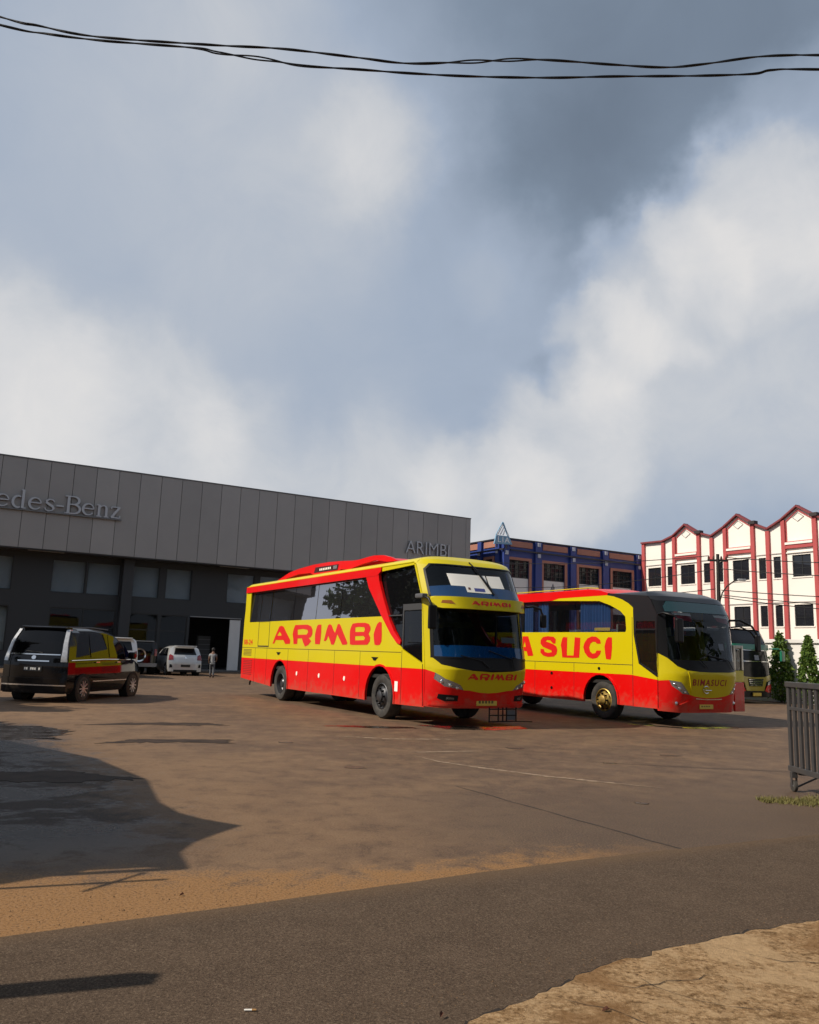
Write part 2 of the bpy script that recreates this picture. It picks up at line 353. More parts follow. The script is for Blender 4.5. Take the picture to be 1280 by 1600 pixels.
ce = [(0, 13.7), (4.42, 13.68), (4.95, 13.63), (5.63, 13.63), (5.85, 13.65), (6.36, 13.71), (6.74, 13.81), (7.23, 13.89), (8, 14.0), (12, 14.0)]
cx = [float(np.interp(n, [p[0] for p in ce], [p[1] for p in ce])) for n in nn]
strip('driveway', [(n, 14.3) for n in nn], up_, .004, ground_mat('driveway_asphalt', 'drive'), .003)
strip('pavement', [(n, 60) for n in nn], [(n, x+j) for n, x, j in zip(nn, cx, j2)], .009, ground_mat('pavement_concrete', 'conc'), .008)
r_ = np.random.default_rng(8); gap_shade = MB(); ex = [(n, x+j) for n, x, j in zip(nn, cx, j2)]      # broken edge: flat dark strip of uneven width, painting the gap's shade
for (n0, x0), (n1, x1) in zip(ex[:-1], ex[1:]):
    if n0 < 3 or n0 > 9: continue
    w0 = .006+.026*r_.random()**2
    a_, b_, c2, d_ = B1.w(x0-w0, n0, .0065), B1.w(x0+.004, n0, .0065), B1.w(x1+.004, n1, .0065), B1.w(x1-w0*.8, n1, .0065); gap_shade.add([a_, b_, c2, d_], [(0, 1, 2, 3)])
tag(obj('pavement_crack_and_edge_shade', gap_shade, mat('crack_dark', (.018, .011, .007), .95)), None, None, None, 'structure')
# slab joint running through the lot
tarm = mat('joint_tar', (.03, .024, .02), .9)
cj = MB(); r = np.random.default_rng(2)
u = np.arange(8.3, 11.98, .08); off = np.cumsum(r.normal(size=len(u))*.006); wd = .007+.006*r.random(len(u))
P0 = Vector((.8, 9.69, 0)); dj = (Vector((2.92, 6.03, 0))-P0).normalized(); pj = Vector((dj.y, -dj.x, 0))
pts = []
for i, t in enumerate(np.arange(-.3, 4.35, .1)):
    o_ = math.sin(i*.7)*.008+random.uniform(-.006, .006); w_ = random.uniform(.005, .013); c = P0+dj*t+pj*o_; pts.append((c-pj*w_, c+pj*w_))
for i in range(len(pts)-1):
    a, b = pts[i]; c, d = pts[i+1]; z = Vector((0, 0, .003)); cj.add([a+z, b+z, d+z, c+z], [(0, 1, 2, 3)])
tag(obj('slab_joint', cj, tarm), None, None, None, 'structure')
def crack(P, w, seed, z, name, material):
    r = random.Random(seed); pts = [Vector((*p, 0)) for p in P]; mb = MB(); L = []
    for a, b in zip(pts[:-1], pts[1:]):
        n = max(2, int((b-a).length/.05))
        for k in range(n): L.append(a.lerp(b, k/n)+Vector((r.gauss(0, .008), r.gauss(0, .008), 0)))
    L.append(pts[-1]); ed_ = []
    for i, p in enumerate(L):
        d = (L[min(i+1, len(L)-1)]-L[max(i-1, 0)]).normalized(); q = Vector((-d.y, d.x, 0)); t = i/(len(L)-1); ww = w*(.35+r.random())*min(1, 4*t+.1, 4*(1-t)+.1); ed_.append((p-q*ww, p+q*ww))
    for (a, b), (c, d) in zip(ed_[:-1], ed_[1:]): zz = Vector((0, 0, z)); mb.add([a+zz, b+zz, d+zz, c+zz], [(0, 1, 2, 3)])
    return tag(obj(name, mb, material), None, None, None, 'structure')
for i, P in enumerate(([(.95, 4.15), (1.12, 4.12), (1.3, 4.2), (1.62, 4.33)], [(1.15, 4.3), (1.25, 4.1), (1.42, 3.95), (1.7, 3.9)], [(1.7, 4.75), (1.95, 4.55), (2.3, 4.5)], [(.75, 3.95), (.95, 3.86), (1.1, 3.7)])): crack(P, .0024, i, .0125, 'pavement_crack_and_edge_shade', MATS['crack_dark'])
pale = mat('pale_scuff', (.30, .215, .14), .85, vary=(9, .8, (.16, .105, .068)))
for i, (P, w) in enumerate((([(.12, 13.1), (.7, 13.35), (1.3, 13.6)], .05), ([(.2, 12.7), (.55, 12.1), (1.1, 11.6), (1.9, 11.0), (3.2, 10.3)], .05), ([(-1.2, 15.2), (-.2, 15.0), (1.2, 15.4)], .06))): crack(P, w, 30+i, .004, 'scuff_mark', pale)
oil = mat('oil_stain', (.028, .02, .016), .4, vary=(8, .8, (.09, .06, .04)))
# puddles: thin films of dirty water with ragged outlines
wetm = mat('puddle_water', (.030, .022, .017), .1, spec=.5, rvary=(4, .06, .34))
def puddle(pts, seed, z=.004, rag=.12, name='puddle', material=None):
    r = np.random.default_rng(seed); n = len(pts); P = []
    for i in range(n):
        a, b = Vector((*pts[i], 0)), Vector((*pts[(i+1) % n], 0))
        for k in range(10):
            q = a.lerp(b, k/10); P.append((q.x+r.normal()*rag, q.y+r.normal()*rag))
    V, Fc = flat([P]); o = obj(name, sheet(V, Fc, lambda x, y, o_: (x, y, z+o_), 0, .0035), material or wetm); return tag(o, None, None, None, 'structure')
puddle([(.3, 18.1), (.95, 17.35), (1.9, 17.45), (2.7, 18.1), (2.6, 18.7), (1.6, 18.1)], 1, rag=.03)
puddle([(-1.6, 17.15), (-.6, 17.0), (.4, 17.3), (.1, 17.55), (-1.2, 17.4)], 2, rag=.025)
puddle([(5.35, 20.6), (6.4, 19.6), (7.2, 19.75), (8.2, 20.35), (7.9, 20.55), (6.5, 19.95)], 3, rag=.035)
damp = mat('damp_stain', (.026, .017, .012), .75, spec=.2, vary=(3.5, .8, (.07, .045, .03)))
puddle([(-6.0, 15.6), (-4.3, 16.2), (-3.4, 16.5), (-3.9, 16.9), (-5.2, 16.4)], 4, rag=.05, name='damp_stain', material=damp)
puddle([(-4.6, 12.9), (-3.5, 13.4), (-2.7, 13.5), (-2.9, 14.0), (-4.2, 13.7)], 5, rag=.05, name='damp_stain', material=damp)
puddle([(-8.6, 15.6), (-7.2, 15.5), (-5.7, 14.6), (-5.4, 13.2), (-6.4, 12.8), (-8.2, 13.2)], 6, rag=.13)
puddle([(-4.9, 9.7), (-3.9, 10.1), (-2.9, 9.7), (-3.6, 9.3), (-4.6, 9.2)], 7, rag=.05, name='damp_stain', material=damp)

for i, (x, y, r_) in enumerate(((1.9, 14.2, .10), (3.1, 12.6, .07), (-.6, 11.2, .09), (2.6, 9.2, .05), (4.4, 13.9, .12), (-1.9, 13.9, .08))): puddle([(x+r_*1.6*math.cos(a), y+r_*math.sin(a)) for a in np.linspace(0, 6.28, 6)[:-1]], 40+i, rag=.012, name='oil_stain', material=oil)
# ------------------------------------------------------------------ showroom
G = Frame(-10.2416, 51.5733, 59.3)
sh = thing('showroom_building', 'long low grey panelled showroom with dark recessed glass ground floor behind the parked cars', 'building', G.O, G.rz)
def per_panel(m_, amt):
    nt = m_.node_tree; p = nt.nodes['Principled BSDF']; oi = nt.nodes.new('ShaderNodeObjectInfo'); src_ = p.inputs['Base Color'].links[0].from_socket
    mr = nt.nodes.new('ShaderNodeMapRange'); mr.inputs[3].default_value = 1-amt; mr.inputs[4].default_value = 1+amt; nt.links.new(oi.outputs['Random'], mr.inputs[0])
    mx = nt.nodes.new('ShaderNodeVectorMath'); mx.operation = 'SCALE'; nt.links.new(src_, mx.inputs[0]); nt.links.new(mr.outputs[0], mx.inputs['Scale']); nt.links.new(mx.outputs[0], p.inputs['Base Color'])
panelm = mat('fascia_panel', (.30, .285, .27), .5, .15, vary=(.5, .25, (.20, .195, .19)))
per_panel(panelm, .07)
darkm = mat('charcoal_cladding', (.022, .025, .028), .6); darkm2 = mat('charcoal_column', (.024, .026, .030), .55)
jointm = mat('joint_black', (.012, .012, .012), .8)
U0, U1 = -19.6, 17.25
obj('fascia_core', MB().box(U0, U1-.02, .05, 30, 6.60, 11.5), jointm, sh)
pm = {}
us = [-11.8+1.245*k for k in range(-6, 24)]
src = None
for i, u in enumerate(us):
    a, b = u+.013, min(u+1.245-.013, U1)
    if b-a < .3: continue
    if src is None or b-a < 1.2:
        o = obj('panel', MB().box(0, b-a, 0, .045, 6.57, 11.55), panelm, sh); src = src or o
    else: o = inst(src, sh)
    o.location = (a, random.uniform(-.004, .004), 0)
obj('parapet_cap', MB().box(U0, U1+.02, -.03, 30.02, 11.55, 11.62), mat('cap_metal', (.1, .1, .1), .4, .5), sh)
obj('side_wall', MB().box(U1-.02, U1+.03, .05, 30, 0, 11.54), panelm, sh)
obj('soffit', MB().box(U0, U1-.05, .02, 1.6, 6.50, 6.60), mat('soffit_dark', (.03, .03, .03), .7), sh)
sl = obj('soffit_strip', MB().box(-12.5, -10.6, .3, .42, 6.46, 6.51), mat('strip_grey', (.22, .22, .22), .5), sh); inst(sl, sh, (11.0, 0, 0))
# recessed front, 1.5 m behind the fascia, with real openings
wup = [(-18.9, -16.4), (-15.6, -13.03), (-11.0, -9.12), (-9.06, -7.17), (-6.58, -4.85), (-4.48, -2.84), (-.58, 1.25), (1.6, 3.4), (5.2, 7.0), (7.4, 9.2), (11, 12.9), (13.2, 15)]
wlo = [(-18.9, -16.6, 1.0, 3.4), (-16.2, -13.02, .9, 3.42), (-10.9, -7.25, .12, 3.45), (-6.45, -4.75, .12, 3.35), (-4.6, -2.95, .12, 3.35), (1.2, 4.4, .12, 3.35), (5.2, 9.2, .12, 3.35), (11, 15, .12, 3.35)]
holes = [rect(a, 4.3, b, 6.2)[::-1] for a, b in wup] + [rect(a, z0, b, z1)[::-1] for a, b, z0, z1 in wlo] + [rect(-2.8, .05, .53, 3.3)[::-1]]
obj('front_wall', wallsheet([rect(U0, 0, U1-.2, 6.5)]+holes, -1.5, .2), darkm, sh)
blindm = mat('roller_blind', (.46, .50, .53), .7, vary=(.9, .4, (.30, .33, .35))); blind2 = mat('pale_blind', (.36, .38, .35), .8, vary=(.6, .3))
shopglass = glass('shop_glass', (.9, .93, .95), (.01, .012, .014), .85, .0, 1.35)
framem = mat('black_frame', (.012, .013, .014), .45)
for a, b in wup:
    f = MB(); t = .05
    for q in (rect(a, 4.3, b, 4.3+t), rect(a, 6.2-t, b, 6.2), rect(a, 4.3, a+t, 6.2), rect(b-t, 4.3, b, 6.2)): f.box(q[0][0]+.001, q[2][0]-.001, 1.54, 1.62, q[0][1], q[2][1])
    fo = obj('window', f, framem, sh)
    obj('pane', MB().box(a+t, b-t, 1.575, 1.585, 4.35, 6.15), shopglass, fo); obj('blind', MB().box(a+.03, b-.03, 1.72, 1.74, 4.3+random.uniform(0, .06), 6.2), blindm, fo)
for i, (a, b, z0, z1) in enumerate(wlo):
    f = MB(); t = .06; k = max(1, round((b-a)/1.8))
    f.box(a+.001, b-.001, 1.54, 1.64, z0, z0+t); f.box(a+.001, b-.001, 1.54, 1.64, z1-t, z1)
    for j in range(k+1):
        x = a+(b-a-t)*j/k; f.box(x+.002, x+t-.002, 1.545, 1.635, z0+t, z1-t)
    if i > 1: f.box(a+t, b-t, 1.55, 1.63, 2.35, 2.41)
    fo = obj('shop_window', f, framem, sh); obj('pane', MB().box(a+.03, b-.03, 1.582, 1.592, z0+.03, z1-.03), shopglass, fo)
    if i < 2: obj('blind', MB().box(a+.03, b-.03, 1.75, 1.77, z0, z1), blind2, fo)
for x in (-7.15, 4.7, 10.0): obj('column', MB().rbox(x, x+.62, .9, 1.52, 0, 6.5, .03), darkm2, sh)
obj('interior_floor', MB().box(U0, U1-.3, 1.71, 14, .02, .1), mat('shop_floor', (.12, .12, .12), .25), sh)
obj('interior_ceiling', MB().box(U0, U1-.3, 1.71, 14, 3.9, 4.0), mat('shop_ceiling', (.06, .06, .06), .8), sh)
obj('interior_wall', MB().box(U0, U1-.3, 13.9, 14, .1, 6.4), mat('shop_wall', (.045, .045, .05), .8), sh)
obj('upper_back_wall', MB().box(U0, U1-.3, 2.4, 2.5, 4.0, 6.4), mat('shop_wall', (.04, .04, .045), .8), sh)
obj('door_head', MB().box(-2.8, .53, 1.45, 1.499, 3.3, 3.36), mat('strip_grey', (.22, .22, .22), .5), sh)
whitep = mat('white_panel', (.62, .62, .61), .6, vary=(.8, .15))
obj('door_leaf', MB().box(-.2, .50, 1.53, 1.60, .05, 3.24), whitep, sh)
lampm = mat('downlight', (.8, .8, .8), .4, emit=((1, .95, .88), .55))
for x in (-2.55, -.95): obj('downlight', MB().lathe([(0, 3.62), (.13, 3.62), (.15, 3.66), (.15, 3.9)], 16, 'z', (x, 3.2, 0)), lampm, sh)
obj('display_rack', MB().box(-1.35, -.55, 4.2, 4.6, .1, 2.2), mat('rack_grey', (.1, .1, .1), .6), sh)
for k in range(6): obj('shelf', MB().box(-1.33, -.57, 4.12, 4.2, .35+k*.32, .39+k*.32), mat('strip_grey', (.22, .22, .22), .5), sh)
obj('step', MB().rbox(U0, U1-.3, .55, 1.499, 0, .09, .015), mat('step_concrete', (.10, .095, .09), .8), sh)
# letters standing on a rail: slab serif strokes
metal = mat('letter_metal', (.42, .42, .43), .38, .55)
def stroke(mb, path, widths, dep, base):
    """ribbon of varying width in (u, z) extruded out of the fascia"""
    L, R = [], []; n = len(path)
    ws = widths if isinstance(widths, (list, tuple)) else [widths]*n
    for i, p in enumerate(path):
        a, b = Vector(path[max(0, i-1)]), Vector(path[min(n-1, i+1)]); d = (b-a).normalized(); q = Vector((-d.y, d.x))
        L.append((p[0]+q.x*ws[i]/2, p[1]+q.y*ws[i]/2)); R.append((p[0]-q.x*ws[i]/2, p[1]-q.y*ws[i]/2))
    P = L+R; F_ = [(i, i+1, n+i+1, n+i) for i in range(n-1)]; s_ = sheet(P, F_, FX, dep, dep-base); mb.add(s_.v, s_.f)
def arc(cx, cz, rx, rz, a0, a1, n=14): return [(cx+rx*math.cos(math.radians(a0+(a1-a0)*i/n)), cz+rz*math.sin(math.radians(a0+(a1-a0)*i/n))) for i in range(n+1)]
def thick(n, a, b): return [a+(b-a)*abs(math.sin(math.pi*i/(n))) for i in range(n+1)]
def serif_letter(ch, u, h, w):
    mb = MB(); D = [.16]
    def st(path, ws):
        D[0] += .003; stroke(mb, [(u+p[0]*w, 8.70+p[1]*h) for p in path], ws, D[0], .05)
    T, t = .135, .065
    if ch == 'e':
        st(arc(.5, .5, .42, .46, 8, 325, 20), [t+(T-t)*max(0, math.sin(math.radians(8+317*i/20-90+0))) for i in range(21)]); st([(.12, .56), (.9, .56)], t)
    elif ch == 'd': st(arc(.42, .5, .36, .46, 60, 300, 16), [t+(T-t)*math.sin(math.pi*i/16) for i in range(17)]); st([(.76, .0), (.76, 1.48)], T); st([(.6, 1.46), (.82, 1.46)], t); st([(.76, .035), (1.0, .035)], t)
    elif ch == 's': st([(.85, .78), (.72, .93), (.45, .97), (.2, .85), (.2, .68), (.45, .54), (.7, .42), (.82, .25), (.68, .07), (.4, .02), (.15, .1), (.08, .26)], [t, t, t, T*.8, T, T, T, T*.9, t, t, t, t])
    elif ch == '-': st([(.05, .52), (.95, .52)], .085)
    elif ch == 'B': st([(.22, 0), (.22, 1.42)], T*1.05); st([(.0, 1.4), (.55, 1.4)], t); st([(.0, .02), (.55, .02)], t); st([(.5, 1.4)]+arc(.52, 1.08, .34, .32, 85, -88, 10)+[(.3, .75)], [t]+[t+(T-t)*math.sin(math.pi*i/10) for i in range(11)]+[t]); st([(.5, .75)]+arc(.55, .385, .4, .365, 88, -88, 10)+[(.5, .02)], [t]+[t+(T-t)*math.sin(math.pi*i/10) for i in range(11)]+[t])
    elif ch == 'n': st([(.22, 0), (.22, .98)], T); st([(.02, .95), (.22, .95)], t); st([(.22, .72), (.4, .9), (.58, .95), (.72, .88), (.78, .7), (.78, 0)], [t, t, t, T*.8, T, T]); st([(.02, .03), (.42, .03)], t); st([(.6, .03), (.98, .03)], t)
    elif ch == 'z': st([(.1, .93), (.9, .93)], t*1.1); st([(.84, .93), (.14, .04)], T); st([(.1, .04), (.92, .04)], t*1.1); st([(.1, .93), (.1, .74)], t); st([(.92, .04), (.92, .24)], t)
    elif ch == 'c': st(arc(.5, .5, .4, .46, 45, 320, 16), [t+(T-t)*math.sin(math.pi*i/16) for i in range(17)])
    elif ch == 'r': st([(.25, 0), (.25, .98)], T); st([(.05, .95), (.25, .95)], t); st([(.25, .7), (.5, .93), (.85, .9)], [t, T*.8, T*.8]); st([(.05, .03), (.5, .03)], t)
    elif ch == 'M': st([(.15, 0), (.15, 1.42)], t); st([(.15, 1.42), (.5, .05)], T); st([(.5, .05), (.85, 1.42)], t); st([(.85, 0), (.85, 1.42)], T); st([(0, .02), (.3, .02)], t); st([(.68, .02), (1, .02)], t); st([(0, 1.4), (.2, 1.4)], t); st([(.8, 1.4), (1, 1.4)], t)
    return mb
word = [('M', -19.15, 1.3), ('e', -17.75, .72), ('r', -16.95, .6), ('c', -16.3, .65), ('e', -14.46, .74), ('d', -13.62, .72), ('e', -12.82+.02, .72), ('s', -11.98, .62), ('-', -11.36, .42), ('B', -10.90, .86), ('e', -9.98, .70), ('n', -9.2, .72), ('z', -8.42, .60)]
word[3] = ('c', -15.6, .66); word[2] = ('r', -16.3, .6); word[1] = ('e', -17.15, .72); word[0] = ('M', -18.6, 1.3)
for ch, u, w in word: obj('letter', serif_letter(ch, u, .70, w), metal, sh)
obj('letter_rail', MB().box(-18.7, -7.75, -.17, -.02, 8.60, 8.66), mat('rail_grey', (.16, .16, .16), .4, .4), sh)
V, Fc = txt2d('ARIMBI', (11.65, 8.52, 15.3, 9.4), -.012, 1.0)
isl = {}
for f in Fc:
    cx_ = sum(V[i][0] for i in f)/len(f); isl.setdefault(0, []).append(f)
def split_islands(V, Fc):
    par = list(range(len(V)))
    def fd(a):
        while par[a] != a: par[a] = par[par[a]]; a = par[a]
        return a
    for f in Fc:
        for i in f[1:]: par[fd(i)] = fd(f[0])
    d = {}
    for f in Fc: d.setdefault(fd(f[0]), []).append(f)
    out = []
    for fs in d.values():
        ids = sorted({i for f in fs for i in f}); mp = {a: k for k, a in enumerate(ids)}; out.append(([V[i] for i in ids], [tuple(mp[i] for i in f) for f in fs]))
    return out
for V_, F_ in split_islands(V, Fc): obj('letter', sheet(V_, F_, FX, .16, .11), metal, sh)

# ------------------------------------------------------------------ blue building
W = Frame(44.5744, 26.78, 149.0)
lc = W.w(-48.27, 0, 0)
BL = Frame(lc.x-.35, lc.y+.25, 59.3)
bb = thing('blue_building', 'dark blue office block with salmon window surrounds and a triangular rooftop sign', 'building', BL.O, BL.rz)
blue = mat('blue_paint', (.024, .052, .24), .55, vary=(.6, .35)); salmon = mat('salmon_render', (.40, .18, .13), .7, vary=(.7, .3)); palest = mat('pale_ornament', (.42, .45, .52), .6)
capd = mat('blue_cap_dark', (.02, .02, .03), .6); wwhite = mat('white_infill', (.66, .66, .64), .6)
nightglass = glass('office_glass', (.3, .35, .4), (.02, .028, .034), .15, .0, 1.3)
bw = [(-13.87, -11.78), (-10.36, -8.2), (-6.74, -4.56), (-3.09, -.9)]
CX = -14.15
obj('front_wall', wallsheet([rect(CX+.252, 0, .14, 10.28)]+[rect(a, 3.0, b, 8.76)[::-1] for a, b in bw], 0, .25), blue, bb)
lw = [(-7.2, -5.3), (-4.45, -3.15), (-2.25, -1.35)]
def LX(u, v, o): return (CX-o, -u, v)       # the return face: u runs away from the street (negative), o out to the left
V, Fc = flat([rect(-14, 0, 0, 10.28)]+[rect(a, 3.0, b, 8.85)[::-1] for a, b in lw]); obj('return_wall', sheet(V, Fc, LX, 0, .25), blue, bb)
obj('back_core', MB().box(CX+.6, .1, .8, 14, 0, 10.2), capd, bb)
obj('roof_cap', MB().box(CX-.12, .2, -.12, 14, 10.28, 10.38), capd, bb)
def bwindow(a, b, z0, z1, zs, mapf):
    f = MB(); t = .07
    def bx(u0, v0, u1, v1, o=-.06, th=.08):
        V, Fc = flat([rect(u0, v0, u1, v1)]); s_ = sheet(V, Fc, mapf, o, th); f.add(s_.v, s_.f)
    nx, nz = 5, 4
    for i in range(nx+1): x = a+(b-a-.045)*i/nx; bx(x, zs, x+.045, z1)
    for j in range(nz+1): z = zs+(z1-zs-.045)*j/nz; bx(a+.001, z, b-.001, z+.045, -.065, .07)
    fo = obj('window', f, framem, bb)
    V, Fc = flat([rect(a, zs, b, z1)]); obj('pane', sheet(V, Fc, mapf, -.11, .01), nightglass, fo)
    V, Fc = flat([rect(a, 5.2, b, zs-.01)]); obj('infill_panel', sheet(V, Fc, mapf, -.04, .06), wwhite, fo)
    V, Fc = flat([rect(a, 3.0, b, 5.19)]); obj('pane', sheet(V, Fc, mapf, -.11, .01), nightglass, fo)
    w_ = .24
    V, Fc = flat([rect(a-w_, 2.9, b+w_, z1+.2), rect(a, 3.0, b, z1)[::-1]]); obj('surround', sheet(V, Fc, mapf, .09, .088), salmon, fo)
for a, b in bw: bwindow(a, b, 3.0, 8.76, 7.42, FX)
for a, b in lw: bwindow(a, b, 3.0, 8.85, 7.5, LX)
for u0 in (-9.3, -5.65):        # triangular emblem on two infill panels
    mb = MB()
    for k in range(3):
        V, Fc = flat([[(u0-.32+k*.16, 6.62), (u0-.22+k*.16, 6.62), (u0+.02+k*.06, 7.18-.1*k), (u0-.02+k*.05, 7.25-.12*k)]]); s_ = sheet(V, Fc, FX, -.032, .007); mb.add(s_.v, s_.f)
    obj('emblem', mb, mat('emblem_navy', (.02, .03, .07), .5), bb)
for a, b in ((-11.25, -10.62), (-7.69, -7.11), (-4.24, -3.62), (-.46, .15), (CX-.16, CX+.36)):
    obj('pilaster', MB().box(a, b, -.2, .0-.001, 0, 10.27), blue, bb)
    for z in (9.08, 9.93): obj('ornament', MB().rbox((a+b)/2-.14, (a+b)/2+.14, -.27, -.2, z, z+.3, .03), palest, bb)
for a, b in ((CX+.4, -11.3), (-10.57, -7.74), (-7.06, -4.29), (-3.57, -.5)):
    obj('frieze_panel', MB().rbox(a+.15, b-.15, -.07, -.001, 9.74, 10.2, .02), salmon, bb)
obj('cornice', MB().box(CX+.4, .14, -.3, -.205, 9.40, 9.52), capd, bb); obj('cornice', MB().box(CX-.32, CX-.2, -.3, 13, 9.40, 9.52), capd, bb)
for u in (-.6, -2.9, -5.0, -7.6): obj('pilaster', MB().box(CX-.2, CX-.001, -u-.25, -u+.25, 0, 10.27), blue, bb); obj('ornament', MB().rbox(CX-.28, CX-.2, -u-.13, -u+.13, 9.2, 9.5, .03), palest, bb)
for a, b in ((.9, 2.6), (3.2, 4.7), (5.3, 7.3)): obj('frieze_panel', MB().rbox(CX-.07, CX-.001, a+.1, b-.1, 9.74, 10.2, .02), salmon, bb)
sg = thing('triangular_sign', 'pale blue triangular rooftop sign with white bars on the corner of the blue building', 'sign', BL.w(-14.62, .5, 0), BL.rz)
sgm = mat('sign_blue', (.17, .33, .48), .45); sgw = mat('sign_white', (.85, .87, .88), .5)
obj('board', wallsheet([[(-.82, 9.72), (-.64, 10.40), (.56, 10.40), (.86, 9.82)]], 0, .12), sgm, sg)
obj('frame_bar', wallsheet([[(-.66, 10.42), (-.54, 10.42), (.02, 11.36), (-.04, 11.46)]], -.02, .08), sgm, sg); obj('frame_bar', wallsheet([[(.56, 10.42), (.44, 10.42), (-.02, 11.30), (.04, 11.44)]], -.035, .06), sgm, sg)
for k, (a0, a1, b0, b1) in enumerate([(-.62, -.46, -.12, -.02), (-.36, -.22, .0, .08), (-.1, .04, .1, .18)]):
    obj('bar', wallsheet([[(a0, 10.44), (a1, 10.44), (b1, 11.2-.2*k), (b0, 11.25-.2*k)]], .02, .019), sgw, sg)
obj('bar', wallsheet([[(.1, 11.2), (.2, 11.0), (.56, 10.44), (.44, 10.44)]], .02, .019), sgw, sg)
for V_, F_ in split_islands(*txt2d('LIA', (-.5, 9.9, .58, 10.3), .0, 1.25)): obj('letter', sheet(V_, F_, FX, .025, .024), sgw, sg)
for u in (-.45, .45): obj('post', MB().bar((u, .18, 9.5), (u, .18, 10.4), .08), capd, sg)

# ------------------------------------------------------------------ white building with red pilasters
wb = thing('white_building', 'white two storey building with red pilasters and a row of small gables', 'building', W.O, W.rz)
wpaint = mat('white_paint', (.86, .82, .755), .75, vary=(.45, .22, (.66, .61, .54))); redp = mat('red_pilaster_paint', (.46, .075, .075), .6, vary=(.8, .25)); redd = mat('dark_red_coping', (.20, .03, .035), .6)
lineg = mat('moulding_grey', (.42, .40, .38), .8)
val = [-46.1+0.0] + [-41.35+4.83*k for k in range(4)]
top = [(-48.35, 11.22), (-46.1, 11.18)]; gab = []
for k in range(4):
    a, ap, b = -44.98+4.85*k, -43.82+4.84*k, -42.57+4.83*k; v = -41.35+4.83*k; e = 11.52 if k == 0 else 11.7
    top += [(a, e), (ap, e+.78), (b, e-.02), (v, 11.1)]; gab.append((a, ap, b, e, v))
top[-1] = (-26.9, 11.1); UE = -26.9
wx = [(-47.8, -46.43), (-45.77, -45.24)]
for k, (a, ap, b, e, v) in enumerate(gab):
    wx += [(a+.55, a+1.93)]
    wx += [(v-.86, v-.28)]
    if k < 3: wx += [(v+.33, v+.9)]
holes = [rect(a, z0, b, z1)[::-1] for a, b in wx for z0, z1 in ((4.25, 5.72), (7.63, 9.14))]
obj('facade', wallsheet([[(-48.35, 0), (UE, 0)] + top[::-1]] + holes, 0, .22), wpaint, wb)
V, Fc = flat([[(-48.35, 0), (UE, 0), (UE, 11.0), (-48.35, 11.0)]]); obj('rear_wall', sheet(V, Fc, lambda u, v, o: (u, 12+o, v), 0, .2), wpaint, wb)
obj('end_wall', MB().box(-48.35, -48.15, .23, 11.8, 0, 11.0), wpaint, wb); obj('end_wall', MB().box(UE-.2, UE, .23, 11.8, 0, 11.0), wpaint, wb)
obj('floor_slab', MB().box(-48.1, UE-.25, .4, 11.7, 6.4, 6.6), capd, wb); obj('roof_slab', MB().box(-48.1, UE-.25, .24, 11.7, 10.6, 10.8), redd, wb)
cop = MB()
for (x0, z0), (x1, z1) in zip(top[:-1], top[1:]):
    V, Fc = flat([[(x0-.02, z0), (x1+.02, z1), (x1+.02, z1+.13), (x0-.02, z0+.13)]]); s_ = sheet(V, Fc, FX, .26, .5); cop.add(s_.v, s_.f)
obj('coping', cop, redd, wb)
pl = [(-48.2, 11.2)] + [(-46.1, 11.1)]
for (a, ap, b, e, v) in gab: pl += [(a, e-.05), (b, e-.05), (v, 11.02)]
for x, zt in pl:
    if x > UE: continue
    obj('pilaster', MB().rbox(x-.15, x+.15, -.17, -.002, 0, zt, .012), redp, wb)
for (a, ap, b, e, v) in gab:
    obj('beam', MB().box(a+.16, b-.16, -.16, -.002, 9.62, 9.87), redp, wb)
    obj('ledge', MB().box(a+.16, b-.16, -.22, -.002, 9.88, 10.04), wpaint, wb)
    obj('panel_border', wallsheet([[(a+.18, 10.06), (b-.18, 10.06), (b-.18, e-.12), (ap, e+.6), (a+.18, e-.12)], [(a+.24, 10.12), (a+.24, e-.16), (ap, e+.5), (b-.24, e-.16), (b-.24, 10.12)]], .05, .048), redp, wb)
    dm = MB(); q = [(ap-.02, e+.4), (ap-.45, e+.1), (ap-.05, e-.22), (ap+.42, e+.08)]
    for i in range(4):
        (x0, z0), (x1, z1) = q[i], q[(i+1) % 4]; dm.bar((x0, -.02-.001*i, z0), (x1, -.02-.001*i, z1), .035, .035, (0, 1, 0))
    obj('diamond_moulding', dm, lineg, wb)
    obj('gable_cap', MB().rbox(b-.2, b+.34, -.34, .1, e-.06, e+.19, .02), mat('cap_black', (.03, .02, .02), .6), wb)
    obj('ledge', MB().box(a+.16, b-.16, -.1, -.002, 9.28, 9.36), wpaint, wb)
bays = sorted([p[0] for p in pl if p[0] < UE])
for x0, x1 in zip(bays[:-1], bays[1:]):
    obj('string_course', MB().box(x0+.155, x1-.155, -.05, -.002, 5.86, 5.93), lineg, wb)
    if not any(abs(x0-a) < .01 for (a, *_r) in gab): obj('string_course', MB().box(x0+.155, x1-.155, -.05, -.002, 9.32, 9.38), lineg, wb)
wbglass = glass('white_building_glass', (.2, .22, .25), (.018, .019, .024), .1, .02, 1.5)
for a, b in wx:
    for z0, z1 in ((4.25, 5.72), (7.63, 9.14)):
        f = MB(); t = .06
        f.box(a+.002, b-.002, .07, .13, z0+.002, z0+t); f.box(a+.002, b-.002, .07, .13, z1-t, z1-.002)
        for x in ([a+.002, b-t-.002] + ([(a+b)/2-.03] if b-a > 1 else [])): f.box(x, x+t, .072, .128, z0+t, z1-t)
        f.box(a+t, b-t, .078, .122, z0+.58, z0+.62)
        fo = obj('window', f, framem, wb); obj('pane', MB().box(a+.01, b-.01, .098, .106, z0+.01, z1-.01), wbglass, fo)
        obj('sill', MB().box(a-.08, b+.08, -.05, .05, z0-.09, z0-.002), wpaint, fo)

